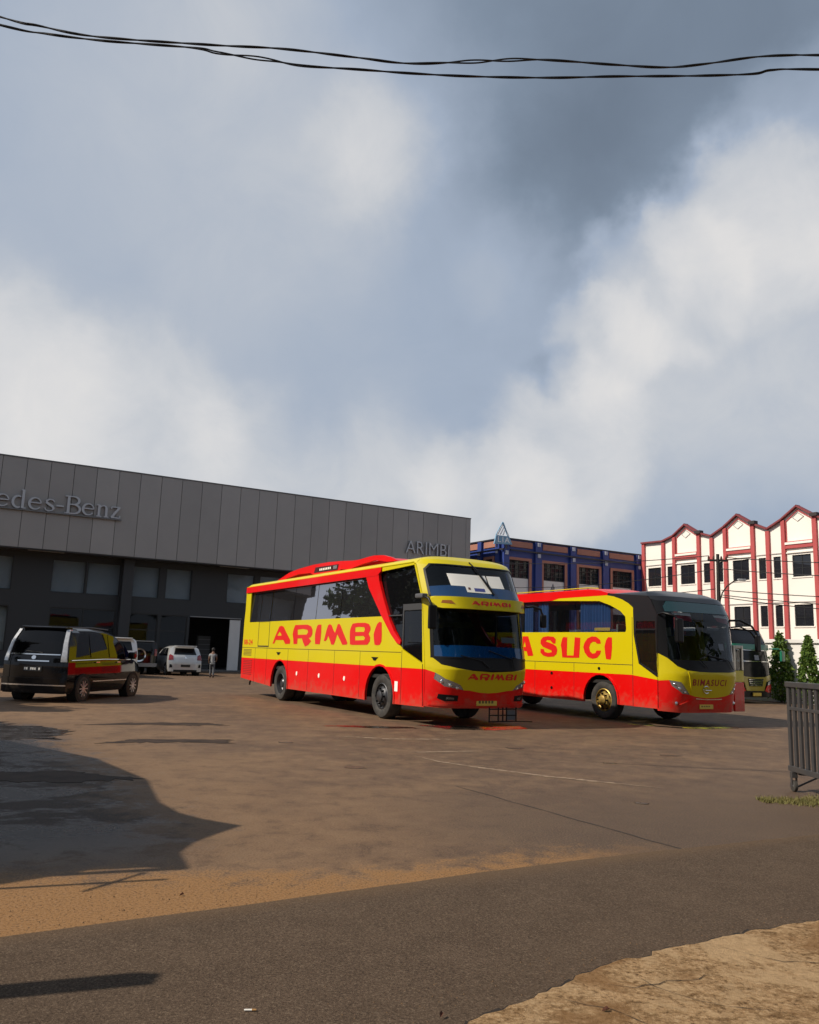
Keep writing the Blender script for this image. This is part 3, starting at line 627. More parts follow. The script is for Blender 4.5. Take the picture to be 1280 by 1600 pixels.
# boundary wall in front of it
BW = Frame(16.8, 34.9, 150.0)
bwall = thing('boundary_wall', 'white boundary wall with a projecting coping behind the cone shaped trees', 'wall', BW.O, BW.rz)
obj('wall_body', MB().box(-45, 20, 0, .22, 0, 2.5), mat('white_wall_paint', (.78, .76, .73), .8, vary=(.7, .3, (.5, .48, .45))), bwall)
obj('coping', MB().rbox(-45, 20, -.09, .31, 2.5, 2.66, .015), mat('white_coping', (.74, .72, .70), .8, vary=(.7, .3, (.45, .43, .4))), bwall)
for x in range(-44, 20, 4): obj('pier', MB().box(x, x+.3, -.035, -.001, 0, 2.495), MATS['white_wall_paint'], bwall)

# ------------------------------------------------------------------ utility pole and wires
pole = thing('utility_pole', 'dark concrete utility pole with a curved street lamp arm behind the second bus', 'utility pole', (15.95, 42, 0))
polem = mat('pole_concrete', (.022, .019, .017), .85); wirem = mat('wire_black', (.008, .008, .009), .5)
obj('shaft', MB().tube([(0, 0, 0), (0, 0, 3.5), (.02, 0, 7.1)], [.13, .11, .08], 12), polem, pole, 40)
obj('crossarm', MB().box(-.5, .5, -.05, .05, 6.72, 6.82), polem, pole)
for x in (-.45, -.2, .2, .45): obj('insulator', MB().lathe([(0, 6.82), (.05, 6.82), (.06, 6.9), (.03, 7.0), (0, 7.02)], 8, 'z', (x, 0, 0)), mat('insulator_brown', (.09, .04, .025), .3), pole)
arm = [(0.05, -.05, 4.7), (.16, -.1, 5.1), (.38, -.2, 5.45), (.7, -.3, 5.7), (1.0, -.4, 5.78)]
obj('lamp_arm', MB().tube(arm, .035, 8), polem, pole, 40)
obj('lamp_head', MB().rbox(.85, 1.25, -.5, -.3, 5.72, 5.82, .03), mat('lamp_grey', (.4, .4, .4), .4), pole)
def wire(pts, sag, r, name, label, n=24):
    a, b = Vector(pts[0]), Vector(pts[1]); P = []
    for i in range(n+1):
        t = i/n; p = a.lerp(b, t); p.z -= sag*4*t*(1-t); P.append(p)
    return tag(obj(name, MB().tube(P, r, 5), wirem), label, 'wire', 'service wires strung from the utility pole')
wr = [((15.5, 42, 7.0), (2, 66, 9.3), .5, 'upper wire running left from the utility pole past the white building'), ((15.7, 42, 6.3), (4, 66, 7.2), .6, 'second wire left of the utility pole, just under the upper one'), ((15.8, 42, 5.3), (5, 64, 6.4), .5, 'lowest wire sloping left from the utility pole'),
      ((16.4, 42, 6.95), (30, 26, 6.6), .7, 'topmost wire running right from the utility pole across the upper windows'), ((16.1, 42, 6.35), (30, 24, 5.7), .7, 'second wire to the right of the utility pole below the topmost'),
      ((16.1, 42, 5.25), (31, 30, 4.6), .35, 'thin wire leaving the pole to the right at lamp arm height'), ((16.1, 42, 5.0), (31, 30, 4.2), .45, 'wire right of the pole in the middle of the lower bundle'), ((16.1, 42, 4.9), (31, 31, 4.45), .7, 'sagging wire right of the pole, lowest of the bundle')]
for a, b, sg_, lb in wr: wire((a, b), sg_, .022, 'service_wire', lb)
# overhead twisted cables close to the camera
ca = [(-7.4, 9, 9.75), (-5.28, 9.0, 9.101), (-4.792, 9.0, 8.995), (-4.068, 9.0, 8.871), (-2.641, 9.0, 8.81), (-1.771, 9.0, 8.79), (-.821, 9.0, 8.703), (-.189, 9.0, 8.648), (.597, 9.0, 8.704), (1.385, 9.0, 8.761), (2.331, 9.0, 8.727), (2.961, 9.0, 8.715), (3.436, 9.0, 8.778), (4.072, 9.0, 8.9), (4.548, 9.0, 8.945), (4.865, 9.0, 8.957), (7.5, 9, 9.05)]
cb = [(-7.4, 9.05, 9.6), (-5.272, 9.0, 9.03), (-4.707, 9.0, 8.935), (-3.988, 9.0, 8.865), (-2.878, 9.0, 8.81), (-2.558, 9.0, 8.751), (-1.922, 9.0, 8.678), (-1.525, 9.0, 8.614), (-.816, 9.0, 8.588), (-.186, 9.0, 8.56), (.601, 9.0, 8.546), (1.543, 9.0, 8.564), (2.33, 9.0, 8.612), (3.354, 9.0, 8.66), (4.064, 9.0, 8.714), (4.303, 9.0, 8.776), (4.857, 9.0, 8.806), (7.5, 9, 8.85)]
def smooth_path(P, n):
    P = [Vector(p) for p in P]; x = [p.x for p in P]; out = []
    for i in range(n+1):
        t = i/n*(len(P)-1); k = min(int(t), len(P)-2); f = t-k
        p0, p1, p2, p3 = P[max(k-1, 0)], P[k], P[k+1], P[min(k+2, len(P)-1)]
        out.append(.5*((2*p1)+(p2-p0)*f+(2*p0-5*p1+4*p2-p3)*f*f+(3*p1-p0-3*p2+p3)*f**3))
    return out
def twisted(name, P, label, r, pitch, yo):
    path = smooth_path(P, 420); t = thing(name, label, 'cable', (0, 0, 0))
    for k in range(2):
        pts = []; L = 0
        for i, p in enumerate(path):
            if i: L += (p-path[i-1]).length
            loose = .75 + 1.3*max(0, math.sin(L*.8+1.2+yo*40))**14
            a = 2*math.pi*L/pitch + k*math.pi; pts.append((p.x, p.y+yo+math.cos(a)*r*.95*loose, p.z+math.sin(a)*r*.95*loose))
        obj('strand', MB().tube(pts, r, 6), wirem, t, 60)
twisted('twisted_cable', ca, 'upper of the two black twisted overhead cables crossing the sky', .0095, 1.1, 0)
twisted('twisted_cable', cb, 'lower of the two black twisted overhead cables crossing the sky', .0095, 1.25, .06)

# ------------------------------------------------------------------ buses
YEL = mat('yellow_coach_paint', (.60, .50, .003), .42, spec=.25, coat=.22, vary=(.8, .14, (.50, .37, .01)), rvary=(1.5, .3, .45))
RED = mat('red_coach_paint', (.70, .003, .003), .42, spec=.22, coat=.22, vary=(.8, .14, (.52, .012, .01)), rvary=(1.5, .3, .45))
LRED = mat('red_lettering', (.66, .006, .002), .5, coat=.2)
BLK = mat('black_trim', (.005, .005, .006), .4, spec=.25); DARK = mat('underbody_black', (.012, .011, .010), .85); GAP = mat('panel_gap', (.035, .028, .01), .8); GAPR = mat('panel_gap_red', (.07, .008, .006), .8)
CHRM = mat('chrome', (.75, .75, .75), .12, 1.0); RUB = mat('tyre_rubber', (.024, .023, .022), .75, vary=(6, .7, (.07, .062, .052))); STEEL = mat('dark_steel_rim', (.085, .085, .09), .4, .7); GOLD = mat('gold_rim', (.46, .32, .08), .45, .6, vary=(9, .6, (.12, .08, .04)))
WHT = mat('white_card', (.86, .84, .78), .7); SEATM = mat('seat_fabric', (.035, .03, .045), .9); BLUEF = glass('blue_film', (.05, .25, .6), (.004, .045, .15), .25, .03, 1.5)
TEALF = glass('teal_film', (.1, .5, .5), (.006, .05, .055), .35, .03, 1.5)
WSG = glass('windscreen_glass', (.7, .74, .76), (.004, .005, .006), .72, .0, 1.38)
SIDEG = glass('side_glass_film', (.25, .25, .28), (.03, .03, .034), .22, .36, 1.55, wavy=.05, gcol=(.92, .9, .95)); SIDEG2 = glass('side_glass_clear', (.82, .84, .88), (.015, .016, .018), .88, .0, 1.5)
FRONTG = glass('driver_glass', (.6, .6, .62), (.008, .008, .01), .5, .0, 1.35)
LENS = glass('lens_glass', (.95, .95, .95), (.3, .3, .3), .75, .05, 1.5)
def road_dust(m_):
    nt = m_.node_tree; N, K = nt.nodes, nt.links; p = N['Principled BSDF']; src_ = p.inputs['Base Color'].links[0].from_socket
    geo = N.new('ShaderNodeNewGeometry'); sp = N.new('ShaderNodeSeparateXYZ'); K.new(geo.outputs['Position'], sp.inputs[0])
    n = noise(N, K, geo.outputs['Position'], 5, 8, .7, .4).outputs[0]
    h = mth(N, K, 'ADD', sp.outputs[2], mth(N, K, 'MULTIPLY', mth(N, K, 'SUBTRACT', n, .5), 1.6))
    r = N.new('ShaderNodeMapRange'); r.interpolation_type = 'SMOOTHSTEP'; r.inputs[1].default_value = .75; r.inputs[2].default_value = .25; r.inputs[3].default_value = 0; r.inputs[4].default_value = .34; K.new(h, r.inputs[0])
    sm_ = N.new('ShaderNodeMapRange'); sm_.inputs[1].default_value = .58; sm_.inputs[2].default_value = .8; sm_.inputs[3].default_value = 0; sm_.inputs[4].default_value = .22; K.new(n, sm_.inputs[0])
    mx = N.new('ShaderNodeMixRGB'); K.new(mth(N, K, 'MAXIMUM', r.outputs[0], sm_.outputs[0]), mx.inputs[0]); K.new(src_, mx.inputs[1]); mx.inputs[2].default_value = (.24, .16, .10, 1); K.new(mx.outputs[0], p.inputs['Base Color'])
road_dust(RED)
def prof(P):
    zs = [p[0] for p in P]; xs = [p[1] for p in P]; bs = [p[2] for p in P]
    def F(y, z): return float(np.interp(z, zs, xs) - np.interp(z, zs, bs)*min(1., abs(y)/1.3)**5)
    return F
def side(name, loops, material, parent, y=-1.3, th=.04, off=0., step=None, tilt=0., z0=0.):
    if isinstance(loops[0][0], (int, float)): loops = [loops]
    V, Fc = flat(loops, step); sgn = -1 if y < 0 else 1
    if sgn < 0: fn = lambda u, v, o: (u, y-o+tilt*max(0, v-z0), v)
    else:
        V = [(-u, v) for u, v in V]; fn = lambda u, v, o: (-u, y+o-tilt*max(0, v-z0), v)
    return obj(name, sheet(V, Fc, fn, off, th), material, parent)
def both(name, loops, material, parent, **k):
    return side(name, loops, material, parent, -1.3, **k), side(name, loops, material, parent, 1.3, **k)
def front(name, loops, F, material, parent, off=0., th=.03, step=.1, smooth=25):
    if isinstance(loops[0][0], (int, float)): loops = [loops]
    V, Fc = flat(loops, step); return obj(name, sheet(V, Fc, lambda y, z, o: (F(y, z)+o, y, z), off, th), material, parent, smooth)
def fsheet(name, VF, F, material, parent, off, th=.004):
    return obj(name, sheet(VF[0], VF[1], lambda y, z, o: (F(y, z)+o, y, z), off, th), material, parent)
def mirror_poly(P): return P + [(-y, z) for y, z in P[::-1]]
def arc_pts(cx, cz, r, z0, n=14):
    a = math.asin((z0-cz)/r); return [(cx+r*math.cos(math.pi-a-(math.pi-2*a)*i/n), cz+r*math.sin(math.pi-a-(math.pi-2*a)*i/n)) for i in range(n+1)]
def wheel(parent, x, y, R, W_, rimm, side_, front_=True, lugs=8):
    """side_ -1: outer face towards -y"""
    w = sub('wheel', parent, (x, y, R)); s = side_
    tp = [(R*.60, s*.0), (R*.64, s*.015), (R*.80, s*.03), (R*.93, s*.015), (R*.985, -s*.02), (R, -s*.05), (R, -s*(W_-.05)), (R*.97, -s*(W_-.01)), (R*.6, -s*W_)]
    obj('tyre', MB().lathe(tp, 36, 'y'), RUB, w, 35)
    d = .10
    if front_: rp = [(R*.60, s*.0), (R*.56, s*.012), (R*.54, -s*.03), (R*.47, -s*.05), (R*.42, -s*.01), (R*.34, s*.03), (R*.25, s*.035), (R*.24, s*.07), (R*.16, s*.09), (0, s*.095)]
    else: rp = [(R*.60, s*.0), (R*.56, s*.012), (R*.54, -s*.03), (R*.50, -s*.13), (R*.40, -s*.17), (R*.28, -s*.16), (R*.26, -s*.06), (R*.2, -s*.03), (0, -s*.03)]
    obj('rim', MB().lathe(rp, 32, 'y'), rimm, w, 30)
    for k in range(lugs):
        a = 2*math.pi*k/lugs; h = .035 if front_ else -.15
        o = obj('wheel_nut', MB().lathe([(.0, s*(h+.05)), (.022, s*(h+.045)), (.026, s*(h-.02))], 6, 'y', (R*.33*math.cos(a), 0, R*.33*math.sin(a))), BLK if rimm is not GOLD else BLK, w)
    if front_:
        for k in range(8):
            a = 2*math.pi*(k+.5)/8
            obj('hand_hole', MB().lathe([(0, -s*.012), (.035, -s*.014), (.04, -s*.05)], 10, 'y', (R*.455*math.cos(a), -s*.0+s*.0, R*.455*math.sin(a))), BLK, w)
    return w
L1 = {"A":[[[-7.242,1.664],[-7.059,1.881],[-6.899,2.046],[-6.756,2.181],[-6.584,2.202],[-6.41,2.177],[-6.229,2.042],[-6.031,1.909],[-5.828,1.778],[-5.838,1.669],[-6.208,1.662],[-6.378,1.779],[-7.0,1.778],[-7.099,1.668]],[[-6.888,1.908],[-6.719,2.03],[-6.568,1.955],[-6.536,1.907]]],"R":[[[-5.559,1.664],[-5.605,1.822],[-5.671,1.952],[-5.599,2.111],[-5.501,2.211],[-5.111,2.213],[-4.608,2.211],[-4.356,2.162],[-4.247,2.071],[-4.241,1.947],[-4.333,1.865],[-4.486,1.837],[-4.295,1.755],[-4.495,1.644],[-4.718,1.601],[-4.858,1.711],[-4.965,1.83],[-5.283,1.825],[-5.29,1.669]],[[-5.284,1.929],[-5.306,2.079],[-4.913,2.097],[-4.605,2.067],[-4.544,2.004],[-4.64,1.935]]],"I":[[[-4.018,1.675],[-4.053,1.811],[-4.054,1.947],[-4.002,2.069],[-3.932,2.177],[-3.852,2.204],[-3.669,2.201],[-3.652,1.986],[-3.669,1.811],[-3.717,1.67]]],"M":[[[-3.455,1.764],[-3.382,1.91],[-3.318,2.043],[-3.224,2.181],[-3.116,2.206],[-3.002,2.172],[-2.895,2.053],[-2.778,1.974],[-2.699,2.09],[-2.635,2.193],[-2.539,2.205],[-2.45,2.152],[-2.315,2.01],[-2.168,1.87],[-2.007,1.719],[-2.06,1.675],[-2.307,1.669],[-2.422,1.768],[-2.637,1.941],[-2.7,1.831],[-2.765,1.728],[-2.819,1.669],[-2.974,1.668],[-3.065,1.779],[-3.196,1.903],[-3.258,1.804],[-3.348,1.758]]],"B":[[[-1.86,1.683],[-1.893,1.87],[-1.894,2.008],[-1.86,2.095],[-1.757,2.2],[-1.507,2.215],[-1.072,2.211],[-0.884,2.182],[-0.785,2.109],[-0.779,2.037],[-0.867,1.941],[-0.776,1.858],[-0.788,1.762],[-0.916,1.68],[-1.731,1.669]],[[-1.59,1.991],[-1.601,2.105],[-1.415,2.118],[-1.115,2.106],[-1.07,2.051],[-1.118,1.991]],[[-1.58,1.783],[-1.591,1.888],[-1.149,1.894],[-1.043,1.845],[-1.099,1.791]]],"I2":[[[-0.542,1.687],[-0.579,1.81],[-0.607,1.929],[-0.536,2.059],[-0.445,2.176],[-0.336,2.224],[-0.222,2.208],[-0.194,1.927],[-0.198,1.765],[-0.278,1.685],[-0.427,1.672]]]}
L2 = {"A":[[[-3.635,1.552],[-3.531,1.819],[-3.427,2.063],[-3.32,2.125],[-3.071,2.125],[-2.981,1.933],[-2.891,1.739],[-2.827,1.578],[-2.854,1.562],[-3.081,1.558],[-3.135,1.696],[-3.331,1.694],[-3.4,1.556]],[[-3.297,1.817],[-3.228,1.976],[-3.173,1.818]]],"S":[[[-1.841,1.929],[-1.832,2.044],[-1.923,2.111],[-2.185,2.128],[-2.384,2.107],[-2.491,2.022],[-2.5,1.915],[-2.398,1.83],[-2.215,1.779],[-2.018,1.729],[-2.001,1.683],[-2.148,1.66],[-2.314,1.683],[-2.348,1.767],[-2.499,1.769],[-2.497,1.659],[-2.379,1.58],[-2.18,1.546],[-1.92,1.559],[-1.798,1.628],[-1.76,1.753],[-1.809,1.846],[-1.922,1.897],[-2.118,1.949],[-2.276,1.98],[-2.2,2.022],[-2.069,2.012],[-2.003,1.96],[-1.922,1.914]]],"U":[[[-1.554,1.546],[-1.586,1.776],[-1.618,1.879],[-1.555,2.066],[-1.508,2.103],[-1.346,2.099],[-1.364,1.605],[-1.091,1.604],[-1.039,2.099],[-0.819,2.083],[-0.841,1.765],[-0.865,1.548],[-1.228,1.541]]],"C":[[[-0.031,1.931],[-0.053,2.028],[-0.193,2.111],[-0.365,2.122],[-0.539,2.067],[-0.657,1.947],[-0.702,1.837],[-0.643,1.688],[-0.513,1.572],[-0.34,1.532],[-0.169,1.563],[-0.056,1.659],[-0.022,1.752],[-0.182,1.754],[-0.239,1.685],[-0.353,1.669],[-0.439,1.731],[-0.468,1.829],[-0.424,1.928],[-0.337,1.978],[-0.237,1.979],[-0.181,1.93]]],"I":[[[0.165,1.537],[0.133,1.681],[0.107,1.855],[0.17,2.029],[0.253,2.103],[0.384,2.091],[0.381,1.819],[0.357,1.628],[0.329,1.528]]]}
def fit_letters(D, keys, box):
    xs = [p[0] for k in keys for lp in D[k] for p in lp]; zs = [p[1] for k in keys for lp in D[k] for p in lp]
    x0, x1, z0, z1 = min(xs), max(xs), min(zs), max(zs)
    return [[[(box[0]+(p[0]-x0)/(x1-x0)*(box[2]-box[0]), box[1]+(p[1]-z0)/(z1-z0)*(box[3]-box[1])) for p in lp] for lp in D[k]] for k in keys]
def common(bus, F, zr, xr, xroof, roofm, zside, floor=1.0):
    """roof skin, floor, chassis, seats"""
    ys = [math.copysign(abs(t)**.55, t)*1.3 for t in np.linspace(-1, 1, 33)]; xs = list(np.linspace(xr, xroof, 12)); v = []; f = []
    n = len(ys)
    for x in xs:
        for y in ys: v.append((x, y, zr(y)))
    for y in ys: v.append((F(y, zr(y)), y, zr(y)))
    k = len(xs)+1
    for i in range(k-1):
        for j in range(n-1): f.append((i*n+j, (i+1)*n+j, (i+1)*n+j+1, i*n+j+1))
    obj('roof', MB().add(v, f), roofm, bus, 40)
    obj('floor', MB().box(xr+.05, 1.7, -1.24, 1.24, floor-.08, floor), DARK, bus)
    obj('chassis', MB().box(xr+.3, 1.9, -.45, .45, .42, floor-.08).box(-6.9, -6.1, -.95, .95, .36, .6).box(-.5, .1, -.95, .95, .36, .55), DARK, bus)
    obj('ceiling', MB().box(xr+.1, 1.0, -1.15, 1.15, zr(1.2)-.16, zr(1.2)-.12), mat('bus_ceiling', (.06, .06, .065), .9), bus)
def wiper(bus, F, pts, r=.012):
    P = [(F(y, z)+.03, y, z) for y, z in pts]; return obj('wiper', MB().tube(P, r, 6), BLK, bus)
def seats(bus, x0, x1, n, z=1.0):
    s0 = None
    for i in range(n):
        x = x0+(x1-x0)*i/(n-1)
        for y in (-.75, .75):
            if s0 is None:
                mb = MB().rbox(-.25, .22, -.45, .45, .3, .45, .04); mb.rbox(-.36, -.2, -.44, -.02, .4, 1.12, .05); mb.rbox(-.36, -.2, .02, .44, .4, 1.12, .05); mb.rbox(-.2, .1, -.3, .3, 0, .3, .02)
                s0 = obj('seat', mb, SEATM, bus); s0.location = (x, y, z)
            else: inst(s0, bus, (x, y, z))

# ---- first bus
bus1 = thing('coach_bus', 'yellow and red coach with a double windscreen and a red pod on its roof', 'bus', B1.w(0, -1.3, 0), B1.rz, 'yellow and red coaches')
F1 = prof([(.38, 2.20, .42), (.72, 2.30, .50), (1.2, 2.46, .66), (1.45, 2.44, .66), (2.5, 2.22, .58), (2.75, 2.16, .54), (3.48, 1.72, .42), (3.6, 1.58, .4), (3.75, 1.15, .4)])
xf = lambda z: F1(1.3, z)
ra, fa = arc_pts(-6.53, .5, .67, .38), arc_pts(-.22, .5, .70, .38)
low = [(-10.0, .53)] + ra + fa + [(1.2, .39), (xf(.4), .40), (xf(.8), .8), (xf(1.19), 1.19), (-10.03, 1.19)]
both('lower_panel', low, RED, bus1)
mid = [(-10.03, 1.19), (xf(1.19), 1.19), (xf(1.3), 1.3), (1.68, 1.3), (.83, 1.58), (.72, 1.66), (.54, 1.72), (-.18, 2.35), (-10.0, 2.35)]
both('side_panel', mid, YEL, bus1)
both('rear_pillar', [(-10.0, 2.35), (-9.46, 2.35), (-9.46, 3.32), (-9.87, 3.32)], YEL, bus1)
both('gutter_rail', [(-9.9, 3.33), (-.50, 3.33), (-.32, 3.42), (-.3, 3.52), (-9.88, 3.52)], RED, bus1, th=.06, off=.03)
both('top_rail', [(-.3, 3.42), (1.2, 3.47), (1.22, 3.52), (-.3, 3.52)], YEL, bus1)
both('windscreen_pillar', [(1.68, 1.3), (xf(1.3), 1.3), (xf(2.5), 2.5), (xf(2.75), 2.75), (xf(3.48), 3.48), (1.2, 3.48), (1.54, 2.76), (1.585, 2.6)], YEL, bus1)
both('swoosh_pillar', [(-1.09, 3.33), (-.92, 3.05), (-.2, 2.34), (.26, 1.93), (.56, 1.73), (.72, 1.70), (.73, 1.77), (.42, 2.0), (.19, 2.25), (-.18, 2.82), (-.40, 3.2), (-.44, 3.38), (-1.05, 3.38)], RED, bus1, th=.07, off=.022)
pans = [(-9.46, -8.56), (-8.52, -7.63), (-7.58, -5.76), (-5.73, -4.12), (-4.09, -2.56)]
for a, b in pans: both('side_window', rect(a, 2.35, b, 3.33), SIDEG, bus1, off=-.012, th=.012, tilt=.065, z0=2.35)
both('side_window', [(-2.53, 2.35), (-.2, 2.35), (-.95, 3.08), (-1.07, 3.33), (-2.53, 3.33)], SIDEG, bus1, off=-.012, th=.012, tilt=.065, z0=2.35)
both('quarter_window', [(-.44, 3.36), (-.18, 2.8), (.2, 2.25), (.72, 1.77), (.72, 1.66), (.77, 1.64), (.72, 2.6), (1.57, 2.6), (1.54, 2.76), (1.2, 3.47)], FRONTG, bus1, off=-.01, th=.012, tilt=.04, z0=1.6)
both('door_window', [(.83, 2.44), (.86, 1.60), (1.66, 1.33), (1.58, 2.44)], FRONTG, bus1, off=-.012, th=.012)
both('door_rail', [(.76, 2.60), (.78, 1.66), (.82, 1.60), (.82, 2.46), (1.59, 2.46), (1.585, 2.60)], mat('rail_grey_black', (.05, .05, .052), .4), bus1, off=-.003)
side('waist_bar', rect(.1, 2.345, .74, 2.37), mat('rail_grey_black', (.05, .05, .052), .4), bus1, off=.004, th=.01)
zr1 = lambda y: 3.72-.08*(y/1.3)**2-.14*min(1, abs(y)/1.3)**14
common(bus1, F1, zr1, -9.87, .95, YEL, 3.5)
obj('rear_wall', MB().box(-10.03, -9.95, -1.27, 1.27, 1.19, 3.55), YEL, bus1); obj('rear_bumper', MB().box(-10.03, -9.95, -1.27, 1.27, .55, 1.185), RED, bus1)
cap = [(-1.3, 3.47), (1.3, 3.47)] + [(y, zr1(y)) for y in np.linspace(1.3, -1.3, 27)]
front('roof_front', cap, F1, YEL, bus1)
front('upper_windscreen', [(-1.21, 2.73), (1.21, 2.73), (1.20, 3.36), (1.1, 3.47), (-1.1, 3.47), (-1.20, 3.36)], F1, WSG, bus1, off=-.012, th=.01)
for lp in ([[(-1.235, 2.74), (1.235, 2.74), (1.225, 3.37), (1.115, 3.495), (-1.115, 3.495), (-1.225, 3.37)], [(-1.205, 2.75), (1.205, 2.75), (1.195, 3.355), (1.095, 3.465), (-1.095, 3.465), (-1.195, 3.355)]], [[(-1.245, 1.44), (1.245, 1.44), (1.235, 2.5), (-1.235, 2.5)], [(-1.205, 1.47), (1.205, 1.47), (1.195, 2.49), (-1.195, 2.49)]]): front('windscreen_seal', lp, F1, BLK, bus1, off=.006, th=.02)
for s in (-1, 1):
    front('front_pillar', [(s*1.3, 1.46), (s*1.24, 1.46), (s*1.22, 2.5), (s*1.21, 2.73), (s*1.20, 3.36), (s*1.1, 3.47), (s*1.3, 3.47)], F1, YEL, bus1)
front('blue_sun_strip', [(-1.2, 2.735), (1.2, 2.735), (1.19, 2.92), (.7, 3.0), (0, 3.02), (-.7, 3.02), (-1.2, 2.97)], F1, BLUEF, bus1, off=.0, th=.004)
br = front('brow', [(-1.24, 2.53), (-1.1, 2.49), (1.1, 2.49), (1.24, 2.53), (1.25, 2.70), (1.2, 2.745), (-1.2, 2.745), (-1.25, 2.70)], F1, YEL, bus1, off=.15, th=.2)
for s in (-1, 1): front('marker_lamp', [(s*.88, 2.58), (s*1.12, 2.6), (s*1.1, 2.66), (s*.95, 2.66)], F1, mat('amber_lamp', (.28, .10, .02), .3), br, off=.156, th=.01)
for lp in fit_letters(L1, ['A', 'R', 'I', 'M', 'B', 'I2'], (-.5, 2.57, .54, 2.675)): fsheet('letter', flat(lp), F1, LRED, br, .158)
front('lower_windscreen', [(-1.22, 1.46), (1.22, 1.46), (1.21, 2.5), (-1.21, 2.5)], F1, WSG, bus1, off=-.012, th=.01)
msk = [(-1.24, 1.46), (-1.11, 1.30), (-.85, 1.235), (-.52, 1.19), (0, 1.165), (.52, 1.19), (.85, 1.235), (1.11, 1.30), (1.24, 1.46)]
front('windscreen_mask', msk, F1, BLK, bus1, off=-.004)
front('blue_dash_strip', [(-1.21, 1.465), (1.21, 1.465), (1.2, 1.68), (.6, 1.70), (-.6, 1.72), (-1.2, 1.70)], F1, BLUEF, bus1, off=.0, th=.004)
lo = [(-1.19, 1.13), (-1.04, 1.01), (-.74, .89), (-.64, .78), (-.5, .775), (-.25, .735), (0, .72)]
lo2 = lo + [(-y, z) for y, z in lo[:-1][::-1]]
front('front_panel', [(-1.3, 1.19)] + lo2 + [(1.3, 1.19), (1.3, 1.46)] + msk[::-1] + [(-1.3, 1.46)], F1, YEL, bus1)
lamp_low = [(-1.2, 1.0), (-1.04, .85)]
front('bumper', [(-1.3, .42), (-1.0, .40), (1.0, .40), (1.3, .42), (1.3, 1.19), (1.19, 1.13), (1.2, 1.0), (1.04, .85), (.64, .78), (.5, .775), (.25, .735), (0, .72), (-.25, .735), (-.5, .775), (-.64, .78), (-1.04, .85), (-1.2, 1.0), (-1.19, 1.13), (-1.3, 1.19)], F1, RED, bus1)
front('bumper_lip', [(-1.25, .445), (1.25, .445), (1.25, .49), (-1.25, .49)], F1, RED, bus1, off=.02, th=.04)
REFL = mat('lamp_reflector', (.75, .76, .78), .2, .6, vary=(14, .5, (.15, .15, .16)))
def headlamp(bus, F, P, bulbs):
    o = front('headlamp', P, F, REFL, bus, off=-.035, th=.02, step=.06)
    front('lens', P, F, LENS, o, off=.002, th=.006)
    for y, z, r_ in bulbs:
        x = F(y, z)-.03; obj('bulb', MB().lathe([(r_, .0), (r_*.9, .018), (r_*.55, .03), (0, .034)], 14, 'x', (x, y, z)), CHRM, o, 60)
for s in (-1, 1):
    headlamp(bus1, F1, [(s*y, z) for y, z in [(1.19, 1.13), (1.04, 1.01), (.74, .89), (.64, .78), (1.04, .85), (1.2, 1.0)]], [(s*.78, .83, .045), (s*.92, .88, .05), (s*1.07, .955, .05)])
    front('fog_recess', [(s*1.12, .69), (s*.74, .665), (s*.74, .55), (s*1.0, .545), (s*1.13, .6)], F1, BLK, bus1, off=.006, th=.012)
    front('fog_lamp', [(s*.82, .58), (s*.98, .585), (s*.97, .63), (s*.84, .625)], F1, LENS, bus1, off=.012, th=.008)
for lp in fit_letters(L1, ['A', 'R', 'I', 'M', 'B', 'I2'], (-.6, .985, .68, 1.135)): fsheet('letter', flat(lp), F1, LRED, bus1, .006)
PLT = mat('yellow_plate', (.62, .45, .06), .5)
def plate(bus, F, y0, y1, z0, z1):
    o = obj('number_plate', MB().rbox(F(0, z0)+.01, F(0, z0)+.03, y0, y1, z0, z1, .008), PLT, bus); r = random.Random(5)
    x = F(0, z0)+.0325; y = y0+.06
    while y < y1-.1:
        w = r.choice((.035, .045, .05)); obj('plate_mark', MB().box(x-.003, x, y, y+w, z0+.05, z1-.035), mat('plate_dark', (.12, .08, .02), .6), o); y += w+.035
plate(bus1, F1, -.27, .27, .455, .615)
for s, (y0, y1) in ((0, (-.83, .57)),):      # the white timetable boards behind the upper windscreen
    front('notice_board', [(-.82, 3.275), (-.80, 3.0), (.18, 3.005), (.18, 3.285)], F1, WHT, bus1, off=.001, th=.006)
    front('notice_board', [(.22, 3.285), (.22, 3.005), (.62, 3.01), (.60, 3.295)], F1, WHT, bus1, off=.001, th=.006)
nc = front('notice_card', [(-.45, 2.87), (.2, 2.87), (.2, 3.0), (-.46, 3.02)], F1, WHT, bus1, off=.007, th=.004)
front('card_print', rect(-.24, 2.9, .04, 2.975), F1, mat('print_blue', (.06, .07, .26), .6), nc, off=.010, th=.003); front('card_print', rect(-.4, 2.93, -.34, 2.98), F1, mat('print_brown', (.12, .05, .03), .6), nc, off=.010, th=.003)
front('route_card', rect(.3, 1.80, .68, 1.92), F1, mat('route_card_grey', (.2, .22, .25), .6), bus1, off=-.02, th=.004)
wiper(bus1, F1, [(-.12, 3.58), (-.05, 3.45), (.08, 3.2), (.22, 2.95)], .016); wiper(bus1, F1, [(.0, 3.34), (.12, 3.08), (.24, 2.84)], .02)
wiper(bus1, F1, [(-.1, 1.25), (-.3, 1.4), (-.8, 1.5)], .012); wiper(bus1, F1, [(.55, 1.25), (.5, 1.45), (-.1, 1.62)], .012); wiper(bus1, F1, [(.5, 1.5), (.95, 1.42)], .01)
seats(bus1, -9.0, .2, 11, 1.05)
obj('dashboard', MB().rbox(1.25, 1.75, -1.15, 1.15, 1.05, 1.5, .06), mat('dash_blue_grey', (.03, .05, .10), .6), bus1)
